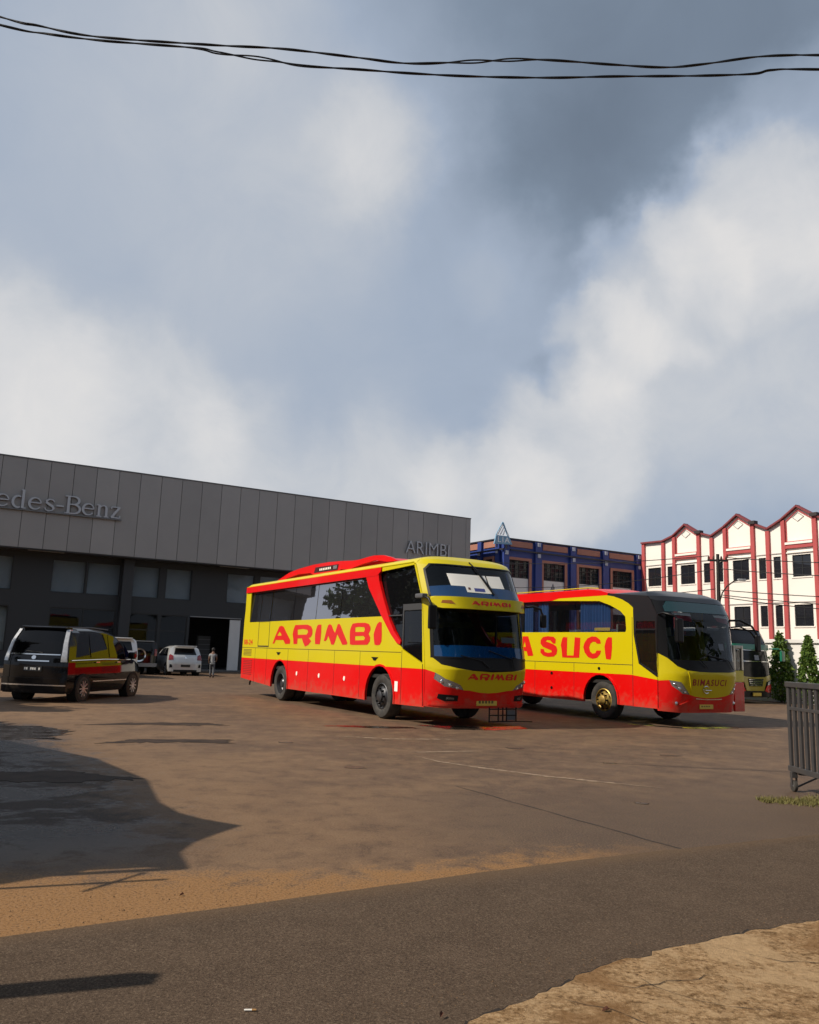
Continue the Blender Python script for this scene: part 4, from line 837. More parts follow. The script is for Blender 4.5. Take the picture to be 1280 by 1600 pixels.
stw = MB(); pts_ = [(1.2+.08*math.sin(a), -.6+.22*math.cos(a), 1.62+.2*math.sin(a)) for a in np.linspace(0, 2*math.pi, 21)]; stw.tube(pts_, .018, 6, False); obj('steering_wheel', stw, BLK, bus1)
ds = MB().rbox(.35, .8, -.85, -.35, 1.3, 1.48, .04); ds.rbox(.25, .4, -.85, -.35, 1.4, 2.15, .05); ds.rbox(.4, .7, -.75, -.45, 1.0, 1.3, .02); obj('driver_seat', ds, mat('driver_seat_cover', (.25, .27, .03), .9), bus1)
obj('bulkhead', MB().box(-.3, -.25, -1.2, 1.2, 2.55, 3.4), mat('bus_ceiling', (.06, .06, .065), .9), bus1); obj('front_shelf', MB().box(-.3, 1.55, -1.2, 1.2, 2.56, 2.62), mat('bus_ceiling', (.06, .06, .065), .9), bus1)
# mirrors
mg = mat('mirror_glass', (.5, .5, .52), .03, 1.0)
def mirror(bus, arm_, box_, y0):
    a = obj('mirror_arm', MB().tube(arm_, .028, 8), BLK, bus, 50)
    o = obj('mirror', MB().rbox(*box_, .035), BLK, bus); x0, x1, ya, yb, z0, z1 = box_
    obj('mirror_glass', MB().box(x0-.006, x0-.001, ya+.03, yb-.03, z0+.04, z1-.04), mg, o)
mirror(bus1, [(1.58, -1.32, 2.76), (1.8, -1.40, 2.74), (2.02, -1.40, 2.68), (2.1, -1.36, 2.52)], (2.06, 2.15, -1.44, -1.25, 2.03, 2.54), 0)
obj('mirror_bracket', MB().rbox(1.5, 1.82, -1.44, -1.29, 2.70, 2.80, .03), mat('bracket_grey', (.09, .09, .095), .45), bus1)
mirror(bus1, [(1.95, 1.26, 2.64), (2.1, 1.36, 2.66), (2.2, 1.50, 2.60), (2.22, 1.54, 2.46)], (2.18, 2.26, 1.48, 1.64, 2.18, 2.48), 0)
# side lettering and trim
for k in ('A', 'R', 'I', 'M', 'B', 'I2'): side('letter', L1[k], LRED, bus1, off=.005, th=.006)
for V_, F_ in split_islands(*txt2d('08-24', (-9.88, 1.62, -9.05, 1.79), .012)): obj('letter', sheet(V_, F_, lambda u, v, o: (u, -1.3-o, v), .005, .006), LRED, bus1)
both('panel_seam', rect(-10.0, 1.518, .74, 1.532), GAP, bus1, off=.003, th=.006)
for x in (-8.75, -7.7, -5.95, -4.45, -2.75, -1.28): both('panel_seam', rect(x, .42, x+.012, 1.19), GAPR, bus1, off=.003, th=.006); both('panel_seam', rect(x, 1.192, x+.012, 1.515), GAP, bus1, off=.003, th=.006)
both('door_seam', rect(.775, .40, .79, 1.19), GAPR, bus1, off=.003, th=.006); both('door_seam', rect(.775, 1.192, .79, 1.57), GAP, bus1, off=.003, th=.006)
both('door_seam', [(1.68, 1.29), (1.70, 1.29), (1.745, .42), (1.725, .42)], BLK, bus1, off=.004, th=.007)
both('emergency_door', [rect(-8.55, 1.56, -7.57, 2.345), rect(-8.525, 1.60, -7.595, 2.34)[::-1]], GAP, bus1, off=.005, th=.008)
for x, z in ((-5.2, .84), (-3.66, .84), (-2.1, .83)): both('hatch_lock', [(x+.05*math.cos(a), z+.06*math.sin(a)) for a in np.linspace(0, 2*math.pi, 11)[:-1]], WHT, bus1, off=.012, th=.014)
for x, z in ((-6.7, 1.38), (-.5, 1.36)): both('hatch_handle', [(x-.17, z+.035), (x+.17, z+.035), (x+.08, z-.01), (x+.06, z-.04), (x-.06, z-.04), (x-.08, z-.01)], BLK, bus1, off=.014, th=.016)
both('info_sticker', rect(.5, .66, .64, .88), WHT, bus1, off=.004, th=.006)
for k in range(5): both('louvre', rect(-9.86, 1.27+k*.045, -9.1, 1.292+k*.045), mat('louvre_olive', (.22, .17, .01), .6), bus1, off=.008, th=.01)
for k in range(9): both('louvre', rect(-9.82, .66+k*.055, -9.0, .685+k*.055), mat('louvre_red', (.33, .012, .01), .6), bus1, off=.008, th=.01)
for a, n_ in ((ra, 0), (fa, 1)):
    P = a; cx, cz, r = ((-6.53, .5, .67), (-.22, .5, .70))[n_]; inner = [(cx+(p[0]-cx)*1.0, cz+(p[1]-cz)*1.0) for p in a]; outer = [(cx+(p[0]-cx)*1.06, cz+(p[1]-cz)*1.06) for p in a]
    both('wheel_arch', outer + inner[::-1], RED, bus1, off=.02, th=.03)
    for s in (-1, 1): obj('wheel_well', MB().box(cx-.75, cx+.75, min(s*1.0, s*.6), max(s*1.0, s*.6), .98, 1.0).box(cx-.78, cx-.75, min(s*1.24, s*.6), max(s*1.24, s*.6), .45, 1.0).box(cx+.75, cx+.78, min(s*1.24, s*.6), max(s*1.24, s*.6), .45, 1.0), DARK, bus1)
for s in (-1, 1):
    wheel(bus1, -.2, s*1.24, .51, .29, STEEL, s, True); wheel(bus1, -6.55, s*1.24, .51, .30, STEEL, s, False)
    obj('inner_tyre', MB().lathe([(.25, 0), (.49, 0), (.51, .03), (.51, .25), (.49, .28), (.25, .28)], 28, 'y', (-6.55, s*.9-.14-s*.16, .51)), RUB, bus1, 35)
# roof pod with side fins
top = [(-7.95, 3.66), (-7.4, 3.76), (-6.9, 3.86), (-6.2, 3.92), (-5.1, 3.965), (-4.0, 3.96), (-3.2, 3.925), (-2.5, 3.88), (-2.1, 3.875), (-1.7, 3.90), (-1.3, 3.915), (-.8, 3.88), (-.4, 3.80), (-.05, 3.68)]
v = []; f = []
for x, z in top:
    hw = .86; zz = z-.05
    for y, z_ in ((-hw, 3.6), (-hw, max(3.61, zz-.06)), (-hw+.12, max(3.62, zz)), (0, max(3.64, zz+.02)), (hw-.12, max(3.62, zz)), (hw, max(3.61, zz-.06)), (hw, 3.6)): v.append((x, y, z_))
for i in range(len(top)-1):
    for j in range(6): f.append((i*7+j, i*7+7+j, i*7+8+j, i*7+1+j))
pod = obj('roof_pod', MB().add(v, f), RED, bus1, 40)
fin = top + [(-.6, 3.70), (-1.2, 3.79), (-2.0, 3.74), (-2.7, 3.66), (-3.2, 3.70), (-3.35, 3.665), (-5.05, 3.665), (-5.3, 3.74), (-6.2, 3.76), (-7.0, 3.70), (-7.5, 3.64)]
side('pod_fin', fin, RED, pod, y=-1.02, th=.07); side('pod_fin', fin, RED, pod, y=1.02, th=.07)
for y in (-1.02, 1.02):
    so = side('pod_sign', [(-5.0, 3.72), (-3.4, 3.70), (-3.35, 3.85), (-4.9, 3.87)], mat('sign_plum', (.05, .012, .012), .4), pod, y=y, off=.008, th=.012)
    for k in range(7): side('sign_mark', rect(-4.6+k*.115, 3.755, -4.53+k*.115, 3.815), WHT, so, y=y, off=.012, th=.006)
    side('sign_mark', rect(-3.66, 3.74, -3.58, 3.83), mat('route_card_grey', (.2, .22, .25), .6), so, y=y, off=.012, th=.006); side('sign_mark', rect(-3.54, 3.74, -3.46, 3.83), mat('route_card_grey', (.2, .22, .25), .6), so, y=y, off=.012, th=.006)
both('roof_gutter', [(-9.88, 3.525), (1.15, 3.525), (1.15, 3.545), (-9.88, 3.545)], YEL, bus1, th=.05, off=.012)
stp = MB(); y0, y1 = .1, .82
for z in (.12, .25, .38): stp.bar((2.2, y0, z), (2.2, y1, z), .025)
for y in (y0, .34, .46, .56, y1): stp.bar((2.21, y, .12), (2.21, y, .42), .022)
stp.bar((2.2, y1, .12), (2.3, 1.2, .115), .02)
obj('tow_step', stp, BLK, bus1); obj('tow_step_plate', MB().box(2.195, 2.205, .58, .8, .15, .36), mat('bracket_grey', (.09, .09, .095), .45), bus1)
obj('exhaust', MB().tube([(-9.75, -1.0, .5), (-9.9, -1.0, .4), (-9.92, -1.0, .3)], .03, 8), DARK, bus1)

# ---- second bus
bus2 = thing('coach_bus', 'yellow and red coach with a dark front, gold front wheels and blue curtains', 'bus', B2.w(0, -1.3, 0), B2.rz, 'yellow and red coaches')
F2 = prof([(.34, 2.28, .36), (.7, 2.36, .43), (1.25, 2.49, .56), (1.4, 2.46, .54), (2.65, 2.24, .30), (3.0, 2.06, .30), (3.14, 1.95, .34), (3.3, 1.45, .38)])
xf2 = lambda z: F2(1.3, z)
ra2, fa2 = arc_pts(-5.85, .5, .64, .41), arc_pts(-.05, .5, .63, .41)
both('lower_panel', [(-9.6, .5)] + ra2 + fa2 + [(xf2(.4), .40), (xf2(.8), .8), (xf2(1.08), 1.08), (1.05, 1.17), (-9.6, 1.18)], RED, bus2)
both('side_panel', [(-9.6, 1.18), (1.05, 1.17), (xf2(1.08), 1.08), (xf2(1.12), 1.12), (1.30, 1.45), (1.14, 2.17), (1.13, 2.84), (.98, 2.95), (.75, 3.06), (.45, 3.15), (.21, 3.19), (-1.7, 3.18), (-2.0, 3.125), (-.08, 3.05), (.34, 2.92), (.68, 2.77), (.86, 2.62), (.89, 2.3), (.86, 2.23), (-9.6, 2.26)], YEL, bus2)
both('roof_side', [(-9.6, 3.13), (-2.0, 3.127), (-1.7, 3.182), (.21, 3.192), (.26, 3.25), (-.05, 3.33), (-.3, 3.36), (-9.6, 3.42)], RED, bus2, th=.07)
DG = mat('dark_grey_coach_paint', (.013, .0135, .016), .35, spec=.4, coat=.2)
both('front_side_panel', [[(1.135, 2.84), (1.145, 2.17), (1.305, 1.45), (xf2(1.13), 1.13), (xf2(2.65), 2.65), (xf2(3.0), 3.0), (xf2(3.12), 3.12), (.26, 3.24), (.21, 3.195), (.45, 3.155), (.75, 3.065), (.98, 2.955)], [(1.24, 2.5), (1.85, 2.49), (1.89, 1.22), (1.36, 1.47), (1.2, 2.17)][::1]], DG, bus2)
both('door_window', [(1.24, 2.5), (1.2, 2.17), (1.36, 1.47), (1.89, 1.22), (1.85, 2.49)], glass('driver_glass_clear', (.6, .62, .64), (.01, .01, .012), .6, .02, 1.5), bus2, off=-.012, th=.012)
both('window_bar', rect(1.22, 2.27, 1.87, 2.31), DG, bus2, off=.006, th=.01)
for a, b in ((-9.5, -7.9), (-7.85, -6.2), (-6.15, -4.3), (-4.25, -2.45), (-2.4, -1.05)): both('side_window', rect(a, 2.26, b, 3.122), SIDEG2, bus2, off=-.012, th=.012)
both('side_window', [(-1.0, 2.24), (.86, 2.235), (.885, 2.3), (.855, 2.62), (.675, 2.765), (.335, 2.915), (-.085, 3.045), (-1.0, 3.09)], SIDEG2, bus2, off=-.012, th=.012)
zr2 = lambda y: 3.30-.06*(y/1.3)**2-.12*min(1, abs(y)/1.3)**14
common(bus2, F2, zr2, -9.6, 1.0, DG, 3.1)
v = []; f = []      # raised red hood over the passenger roof
for x, h, hw in ((-9.5, 3.38, 1.27), (-.6, 3.42, 1.27), (-.2, 3.38, 1.26), (.1, 3.31, 1.24), (.3, 3.24, 1.22)):
    for y, z in ((-hw, h-.12), (-hw+.05, h-.03), (-hw+.25, h), (0, h+.05), (hw-.25, h), (hw-.05, h-.03), (hw, h-.12)): v.append((x, y, z))
for i in range(4):
    for j in range(6): f.append((i*7+j, i*7+7+j, i*7+8+j, i*7+1+j))
obj('roof_hood', MB().add(v, f), RED, bus2, 40)
obj('roof_stripe', MB().tube([(-9.4, -1.23, 3.42), (-.6, -1.23, 3.43), (-.2, -1.2, 3.40)], .014, 6), YEL, bus2); obj('roof_stripe', MB().tube([(-9.4, 1.23, 3.42), (-.6, 1.23, 3.43), (-.2, 1.2, 3.40)], .014, 6), YEL, bus2)
obj('rear_wall', MB().box(-9.63, -9.55, -1.27, 1.27, 1.18, 3.3), YEL, bus2); obj('rear_bumper', MB().box(-9.63, -9.55, -1.27, 1.27, .5, 1.175), RED, bus2)
front('roof_front', [(-1.3, 3.04), (-1.2, 3.0), (1.2, 3.0), (1.3, 3.04)] + [(y, zr2(y)) for y in np.linspace(1.3, -1.3, 27)], F2, DG, bus2)
WSG2 = glass('clear_windscreen_glass', (.85, .88, .9), (.004, .005, .006), .82, .0, 1.38)
front('windscreen', [(-1.16, 1.58), (1.2, 1.58), (1.18, 2.85), (1.05, 3.0), (-1.05, 3.0), (-1.16, 2.85)], F2, WSG2, bus2, off=-.012, th=.01)
mk2 = [(-1.3, 1.72), (-1.18, 1.61), (-1.03, 1.42), (-.84, 1.33), (-.5, 1.305), (-.1, 1.295), (.6, 1.305), (.95, 1.34), (1.2, 1.5), (1.3, 1.6)]
front('windscreen_mask', mk2[:] + [(1.3, 1.66), (1.2, 1.6), (1.2, 1.575), (-1.16, 1.575), (-1.18, 1.75), (-1.3, 1.76)], F2, BLK, bus2, off=-.004)
for s, yi in ((-1, 1.165), (1, 1.185)): front('front_pillar', [(s*1.3, 1.7), (s*1.2, 1.62), (s*yi, 1.6), (s*yi, 2.85), (s*1.05, 3.0), (s*1.2, 3.0), (s*1.3, 3.04)], F2, BLK, bus2, off=-.002)
front('teal_sun_strip', [(-1.15, 2.73), (1.17, 2.75), (1.16, 2.85), (1.04, 2.99), (-1.04, 2.99), (-1.15, 2.85)], F2, TEALF, bus2, off=.0, th=.004)
lo = [(-1.17, 1.09), (-.96, 1.05), (-.71, .76), (-.55, .72), (-.15, .68), (.2, .69), (.55, .73), (.70, .77), (.96, 1.05), (1.17, 1.09)]
front('front_panel', [(-1.3, 1.07)] + lo + [(1.3, 1.07), (1.3, 1.6)] + mk2[:-1][::-1][:] [0:0] + [(1.2, 1.5), (.95, 1.34), (.6, 1.305), (-.1, 1.295), (-.5, 1.305), (-.84, 1.33), (-1.03, 1.42), (-1.18, 1.61), (-1.3, 1.72)], F2, YEL, bus2)
front('bumper', [(-1.3, .36), (-.9, .33), (.9, .33), (1.3, .36), (1.3, 1.07), (1.17, 1.09), (1.12, .95), (.9, .78), (.70, .77), (.55, .73), (.2, .69), (-.15, .68), (-.55, .72), (-.71, .76), (-.9, .78), (-1.12, .95), (-1.17, 1.09), (-1.3, 1.07)], F2, RED, bus2)
front('chrome_strip', [(-.5, .655), (-.1, .635), (.3, .64), (.42, .65), (.42, .67), (.2, .66), (-.15, .655), (-.5, .68)], F2, CHRM, bus2, off=.012, th=.014)
front('panel_crease', [(-.83, 1.30), (-.80, 1.30), (-.65, .77), (-.68, .77)], F2, YEL, bus2, off=.02, th=.022); front('bumper_crease', [(-.95, .52), (-.62, .66), (-.58, .65), (-.90, .50)], F2, RED, bus2, off=.022, th=.025)
for s in (-1, 1):
    headlamp(bus2, F2, [(s*1.17, 1.09), (s*.96, 1.05), (s*.71, .76), (s*.9, .78), (s*1.12, .95)], [(s*.82, .82, .045), (s*.95, .90, .05), (s*1.06, 1.0, .04)])
    obj('fog_lamp', MB().lathe([(.05, 0), (.04, .02), (0, .03)], 12, 'x', (F2(s*1.01, .55)+.0, s*1.01, .55)), CHRM, bus2, 60)
for V_, F_ in split_islands(*txt2d('BIMASUCI', (-.67, .975, .49, 1.13), .014, 1.25)): fsheet('letter', (V_, F_), F2, mat('dull_red_lettering', (.30, .018, .012), .5), bus2, .006)
em = [(F2(0, .88)+.02, -.2+.1*math.cos(a), .88+.085*math.sin(a)) for a in np.linspace(.6, 5.4, 16)]; eo = obj('emblem', MB().tube(em, .012, 6), CHRM, bus2)
obj('emblem_bar', MB().tube([(F2(0, .88)+.02, -.24, .87), (F2(0, .88)+.02, -.02, .865)], .011, 6), CHRM, eo)
plate(bus2, F2, -.34, .14, .42, .53)
for y0, y1 in ((-.98, -.42), (.42, 1.0)):
    fl = front('pennant', [(y0, 2.70), (y1, 2.70), (y1, 2.50), (y0+.1, 2.56)], F2, mat('pennant_red', (.35, .05, .07), .8), bus2, off=-.05, th=.01); front('pennant_white', [(y0, 2.72), (y1, 2.72), (y1, 2.64), (y0, 2.66)], F2, WHT, fl, off=-.046, th=.003)
front('route_card', rect(.38, 1.84, .55, 2.0), F2, mat('route_card_grey', (.2, .22, .25), .6), bus2, off=-.02, th=.004)
wiper(bus2, F2, [(-.2, 1.4), (-.45, 1.6), (.05, 1.78)], .012); wiper(bus2, F2, [(.75, 1.38), (.6, 1.6), (-.2, 1.72)], .012)
seats(bus2, -8.8, .6, 10, 1.0)
obj('dashboard', MB().rbox(1.45, 1.95, -1.15, 1.15, 1.0, 1.52, .06), mat('dash_dark', (.03, .032, .035), .6), bus2)
obj('steering_wheel', MB().tube([(1.4+.08*math.sin(a), -.6+.22*math.cos(a), 1.62+.2*math.sin(a)) for a in np.linspace(0, 2*math.pi, 21)], .018, 6, False), BLK, bus2)
for y in (-.65, .6):
    ds = MB().rbox(.55, 1.0, y-.26, y+.26, 1.25, 1.42, .04); ds.rbox(.45, .6, y-.25, y+.25, 1.35, 2.2, .05); ds.rbox(.6, .9, y-.15, y+.15, 1.0, 1.25, .02); obj('driver_seat', ds, mat('seat_cover_green', (.16, .19, .12), .9), bus2)
for y in (-.6, .55):
    obj('head_cover', MB().rbox(.25, .31, y-.42, y+.42, 1.75, 2.45, .02), mat('seat_cover_pale', (.22, .27, .21), .9), bus2)
def curtain(bus, x0, x1, y, z0, z1, material, seed):
    r = random.Random(seed); n = int((x1-x0)*60); v = []; f = []
    for i in range(n+1):
        x = x0+(x1-x0)*i/n; d = .03*math.sin(i*.95+r.random()*.4)
        v += [(x, y+d, z0), (x, y+d*.8, z1)]
    for i in range(n): f.append((2*i, 2*i+2, 2*i+3, 2*i+1))
    return obj('curtain', MB().add(v, f), material, bus, 60)
CUR = mat('blue_curtain', (.05, .14, .34), .85)
for i, (a, b) in enumerate(((-.95, .22), (-2.75, -2.3), (-3.4, -3.0), (-4.7, -4.1), (-6.4, -5.9), (-8.3, -7.7))):
    for y in (-1.18, 1.18): curtain(bus2, a, b, y, 2.2, 3.1, CUR, i)
for y in (-1.3, 1.3): side('window_board', rect(-.3, 2.27, .28, 2.35), mat('board_yellow', (.75, .55, .12), .6), bus2, y=y, off=-.03, th=.01)
mirror(bus2, [(1.95, -1.28, 2.66), (2.15, -1.33, 2.68), (2.38, -1.22, 2.62), (2.44, -1.14, 2.5)], (2.39, 2.50, -1.24, -1.02, 1.98, 2.55), 0)
mirror(bus2, [(2.0, 1.25, 2.62), (2.1, 1.5, 2.64), (2.2, 1.85, 2.5), (2.24, 1.98, 2.3), (2.24, 2.0, 2.1)], (2.2, 2.28, 1.92, 2.10, 1.85, 2.28), 0)
obj('mirror_arm', MB().tube([(2.02, 1.27, 2.45), (2.1, 1.5, 2.48), (2.18, 1.8, 2.36), (2.22, 1.93, 2.2)], .02, 8), BLK, bus2, 50)
for k in ('A', 'S', 'U', 'C', 'I'): side('letter', L2[k], LRED, bus2, off=.005, th=.006)
for V_, F_ in split_islands(*txt2d('BIM', (-6.0, 1.56, -3.85, 2.12), .06)): obj('letter', sheet(V_, F_, lambda u, v, o: (u, -1.3-o, v), .005, .006), LRED, bus2)
both('panel_seam', rect(-9.6, 1.405, 1.09, 1.42), GAP, bus2, off=.003, th=.006)
for x in (-8.2, -4.6, -2.75, -1.08): both('panel_seam', rect(x, 1.19, x+.012, 1.403), GAP, bus2, off=.003, th=.006); both('panel_seam', rect(x, .44, x+.01, 1.17), GAPR, bus2, off=.002, th=.005)
both('door_seam', rect(1.09, .42, 1.105, 1.16), GAPR, bus2, off=.003, th=.006); both('door_seam', rect(1.09, 1.18, 1.105, 2.6), GAP, bus2, off=.003, th=.006); both('door_seam', rect(1.905, .42, 1.92, 1.08), BLK, bus2, off=.004, th=.007)
for x, z in ((-.1, 1.29), (-2.0, 1.1), (-2.0, .7)): both('hatch_lock', [(x+.045*math.cos(a), z+.04*math.sin(a)) for a in np.linspace(0, 2*math.pi, 9)[:-1]], BLK, bus2, off=.012, th=.014)
outer = [(-.05+(p[0]+.05)*1.07, .5+(p[1]-.5)*1.07) for p in fa2]; both('wheel_arch', outer + fa2[::-1], RED, bus2, off=.025, th=.035)
for s in (-1, 1):
    wheel(bus2, 0, s*1.24, .49, .28, GOLD, s, True); wheel(bus2, -5.85, s*1.24, .49, .30, STEEL, s, False)
    for cx in (-.05, -5.85): obj('wheel_well', MB().box(cx-.7, cx+.7, min(s*1.0, s*.6), max(s*1.0, s*.6), .95, .97).box(cx-.72, cx-.7, min(s*1.24, s*.6), max(s*1.24, s*.6), .45, .97).box(cx+.7, cx+.72, min(s*1.24, s*.6), max(s*1.24, s*.6), .45, .97), DARK, bus2)
# open front door, folded out at the far corner
dr = sub('door', bus2, (1.98, 1.36, 0), math.radians(97))
obj('door_panel', MB().rbox(-.03, .42, -.03, .03, .33, 1.06, .015), RED, dr); obj('door_panel', MB().rbox(-.03, .42, -.03, .03, 1.065, 1.36, .015), YEL, dr)
obj('door_frame', MB().rbox(-.03, .06, -.035, .035, 1.365, 2.0, .012).rbox(.34, .42, -.035, .035, 1.365, 2.0, .012).rbox(.065, .335, -.035, .035, 1.92, 2.0, .012), mat('door_silver', (.45, .44, .40), .35, .5), dr)
obj('door_glass', MB().box(.06, .34, -.006, .006, 1.37, 1.92), WSG, dr)

obj('undertray', MB().box(.75, 2.08, -1.1, 1.1, .40, .44), DARK, bus2)
# ---- third bus, mostly hidden
B3 = Frame(14.12, 33.7, 150.0)
bus3 = thing('coach_bus', 'green and black coach with a yellow nose, half hidden at the white wall', 'bus', B3.O, B3.rz)
F3 = prof([(.2, .06, .28), (1.0, .1, .3), (1.5, .06, .3), (2.15, -.06, .28), (2.4, -.10, .28), (2.9, -.38, .25), (3.05, -.6, .25)])
GRN = mat('green_coach_paint', (.012, .17, .10), .35, coat=.6, vary=(2, .4)); k3 = 1.25/1.3
def fr3(name, P, m_, off=0., th=.03, par=None): return front(name, [(y*k3, z) for y, z in P], F3, m_, par or bus3, off, th, .15)
BLK3 = mat('dark_windscreen', (.012, .012, .015), .1, spec=.2)
xs_ = [(-10, .35)] + arc_pts(-2.6, .48, .58, .35, 10) + [(F3(1.3, .3), .3), (F3(1.3, 1.0), 1.0), (-10, 1.0)]
for y in (-1.25, 1.25):
    side('lower_panel', xs_, GRN, bus3, y=y); side('side_panel', [(-10, 1.0), (F3(1.3, 1.0), 1.0), (F3(1.3, 1.5), 1.5), (-10, 1.75)], YEL, bus3, y=y)
    side('side_window', [(-10, 1.75), (F3(1.3, 1.5), 1.5), (F3(1.3, 2.4), 2.4), (F3(1.3, 2.85), 2.85), (-10, 2.85)], BLK3, bus3, y=y)
v = []; f = []; ys3 = list(np.linspace(-1.25, 1.25, 15))
for x in (-10, -5, -1.2):
    for y in ys3: v.append((x, y, 3.0-.15*abs(y/1.25)**6))
for y in ys3: v.append((F3(y, 2.85), y, 2.98-.13*abs(y/1.25)**6-.02))
for i in range(3):
    for j in range(14): f.append((i*15+j, i*15+15+j, i*15+16+j, i*15+1+j))
obj('roof', MB().add(v, f), mat('dark_roof_paint', (.03, .035, .035), .35, coat=.5), bus3, 40)
obj('rear_wall', MB().box(-10.02, -9.95, -1.24, 1.24, .4, 2.9), GRN, bus3); obj('chassis', MB().box(-9.5, -.4, -1.0, 1.0, .4, .6), DARK, bus3)
fr3('upper_windscreen', [(-1.3, 2.36), (1.3, 2.36), (1.3, 2.9), (1.2, 2.96), (-1.2, 2.96), (-1.3, 2.9)], BLK3)
fr3('brow', [(-1.3, 2.14), (1.3, 2.14), (1.3, 2.355), (-1.3, 2.355)], GRN, .1, .14); fr3('brow_chrome', [(-1.25, 2.10), (1.25, 2.10), (1.25, 2.135), (-1.25, 2.135)], CHRM, .04, .05)
fr3('lower_windscreen', [(-1.3, 1.68), (1.3, 1.68), (1.3, 2.135), (-1.3, 2.135)], BLK3, -.01); fr3('chrome_line', [(-1.28, 1.655), (1.28, 1.655), (1.28, 1.68), (-1.28, 1.68)], CHRM, .01)
fr3('windscreen_mask', [(-1.3, 1.2), (-.6, 1.06), (0, 1.03), (.6, 1.06), (1.3, 1.2), (1.3, 1.65), (-1.3, 1.65)], BLK3, -.002)
fr3('front_panel', [(-1.3, 1.0), (-.7, .85), (-.55, .5), (.55, .5), (.7, .85), (1.3, 1.0), (1.3, 1.195), (.6, 1.055), (0, 1.025), (-.6, 1.055), (-1.3, 1.195)], mat('olive_yellow_paint', (.36, .29, .02), .35, coat=.3))
fr3('grille', [(-.5, .98), (.5, .98), (.42, .68), (-.42, .68)], BLK, .01, .02)
for k in range(4): fr3('grille_bar', rect(-.46+.03*k, .93-.07*k, .46-.03*k, .945-.07*k), CHRM, .022, .012)
for s in (-1, 1):
    fr3('headlamp', [(s*1.27, .98), (s*.85, .84), (s*.8, .72), (s*1.2, .8)], REFL, .01, .02); fr3('red_cheek', [(s*1.28, .79), (s*.75, .70), (s*.62, .5), (s*.9, .42), (s*1.28, .5)], RED, .004, .02)
    fr3('fog_lamp', [(s*1.1, .55), (s*.85, .52), (s*.9, .48), (s*1.12, .5)], LENS, .01, .01)
fr3('bumper', [(-1.3, .25), (1.3, .25), (1.3, .985), (1.28, .5), (.9, .415), (.62, .495), (-.62, .495), (-.9, .415), (-1.28, .5), (-1.3, .985)], BLK)
obj('number_plate', MB().box(.12, .15, -.25, .25, .3, .43), PLT, bus3); fr3('route_card', rect(.1, 1.72, .38, 1.92), mat('route_card_grey', (.2, .22, .25), .6), .0, .01)
obj('mirror_arm', MB().tube([(-.15, 1.22, 2.2), (.15, 1.45, 2.2), (.2, 1.6, 2.1)], .03, 8), GRN, bus3); obj('mirror', MB().rbox(.14, .24, 1.5, 1.72, 1.7, 2.12, .03), GRN, bus3)
obj('mirror_arm', MB().tube([(-.15, -1.22, 2.3), (.15, -1.4, 2.3), (.2, -1.45, 2.2)], .03, 8), GRN, bus3); obj('mirror', MB().rbox(.14, .24, -1.55, -1.34, 1.75, 2.25, .03), GRN, bus3)
for s in (-1, 1): wheel(bus3, -2.6, s*1.2, .48, .28, STEEL, s, True); wheel(bus3, -8.0, s*1.2, .48, .28, STEEL, s, False)

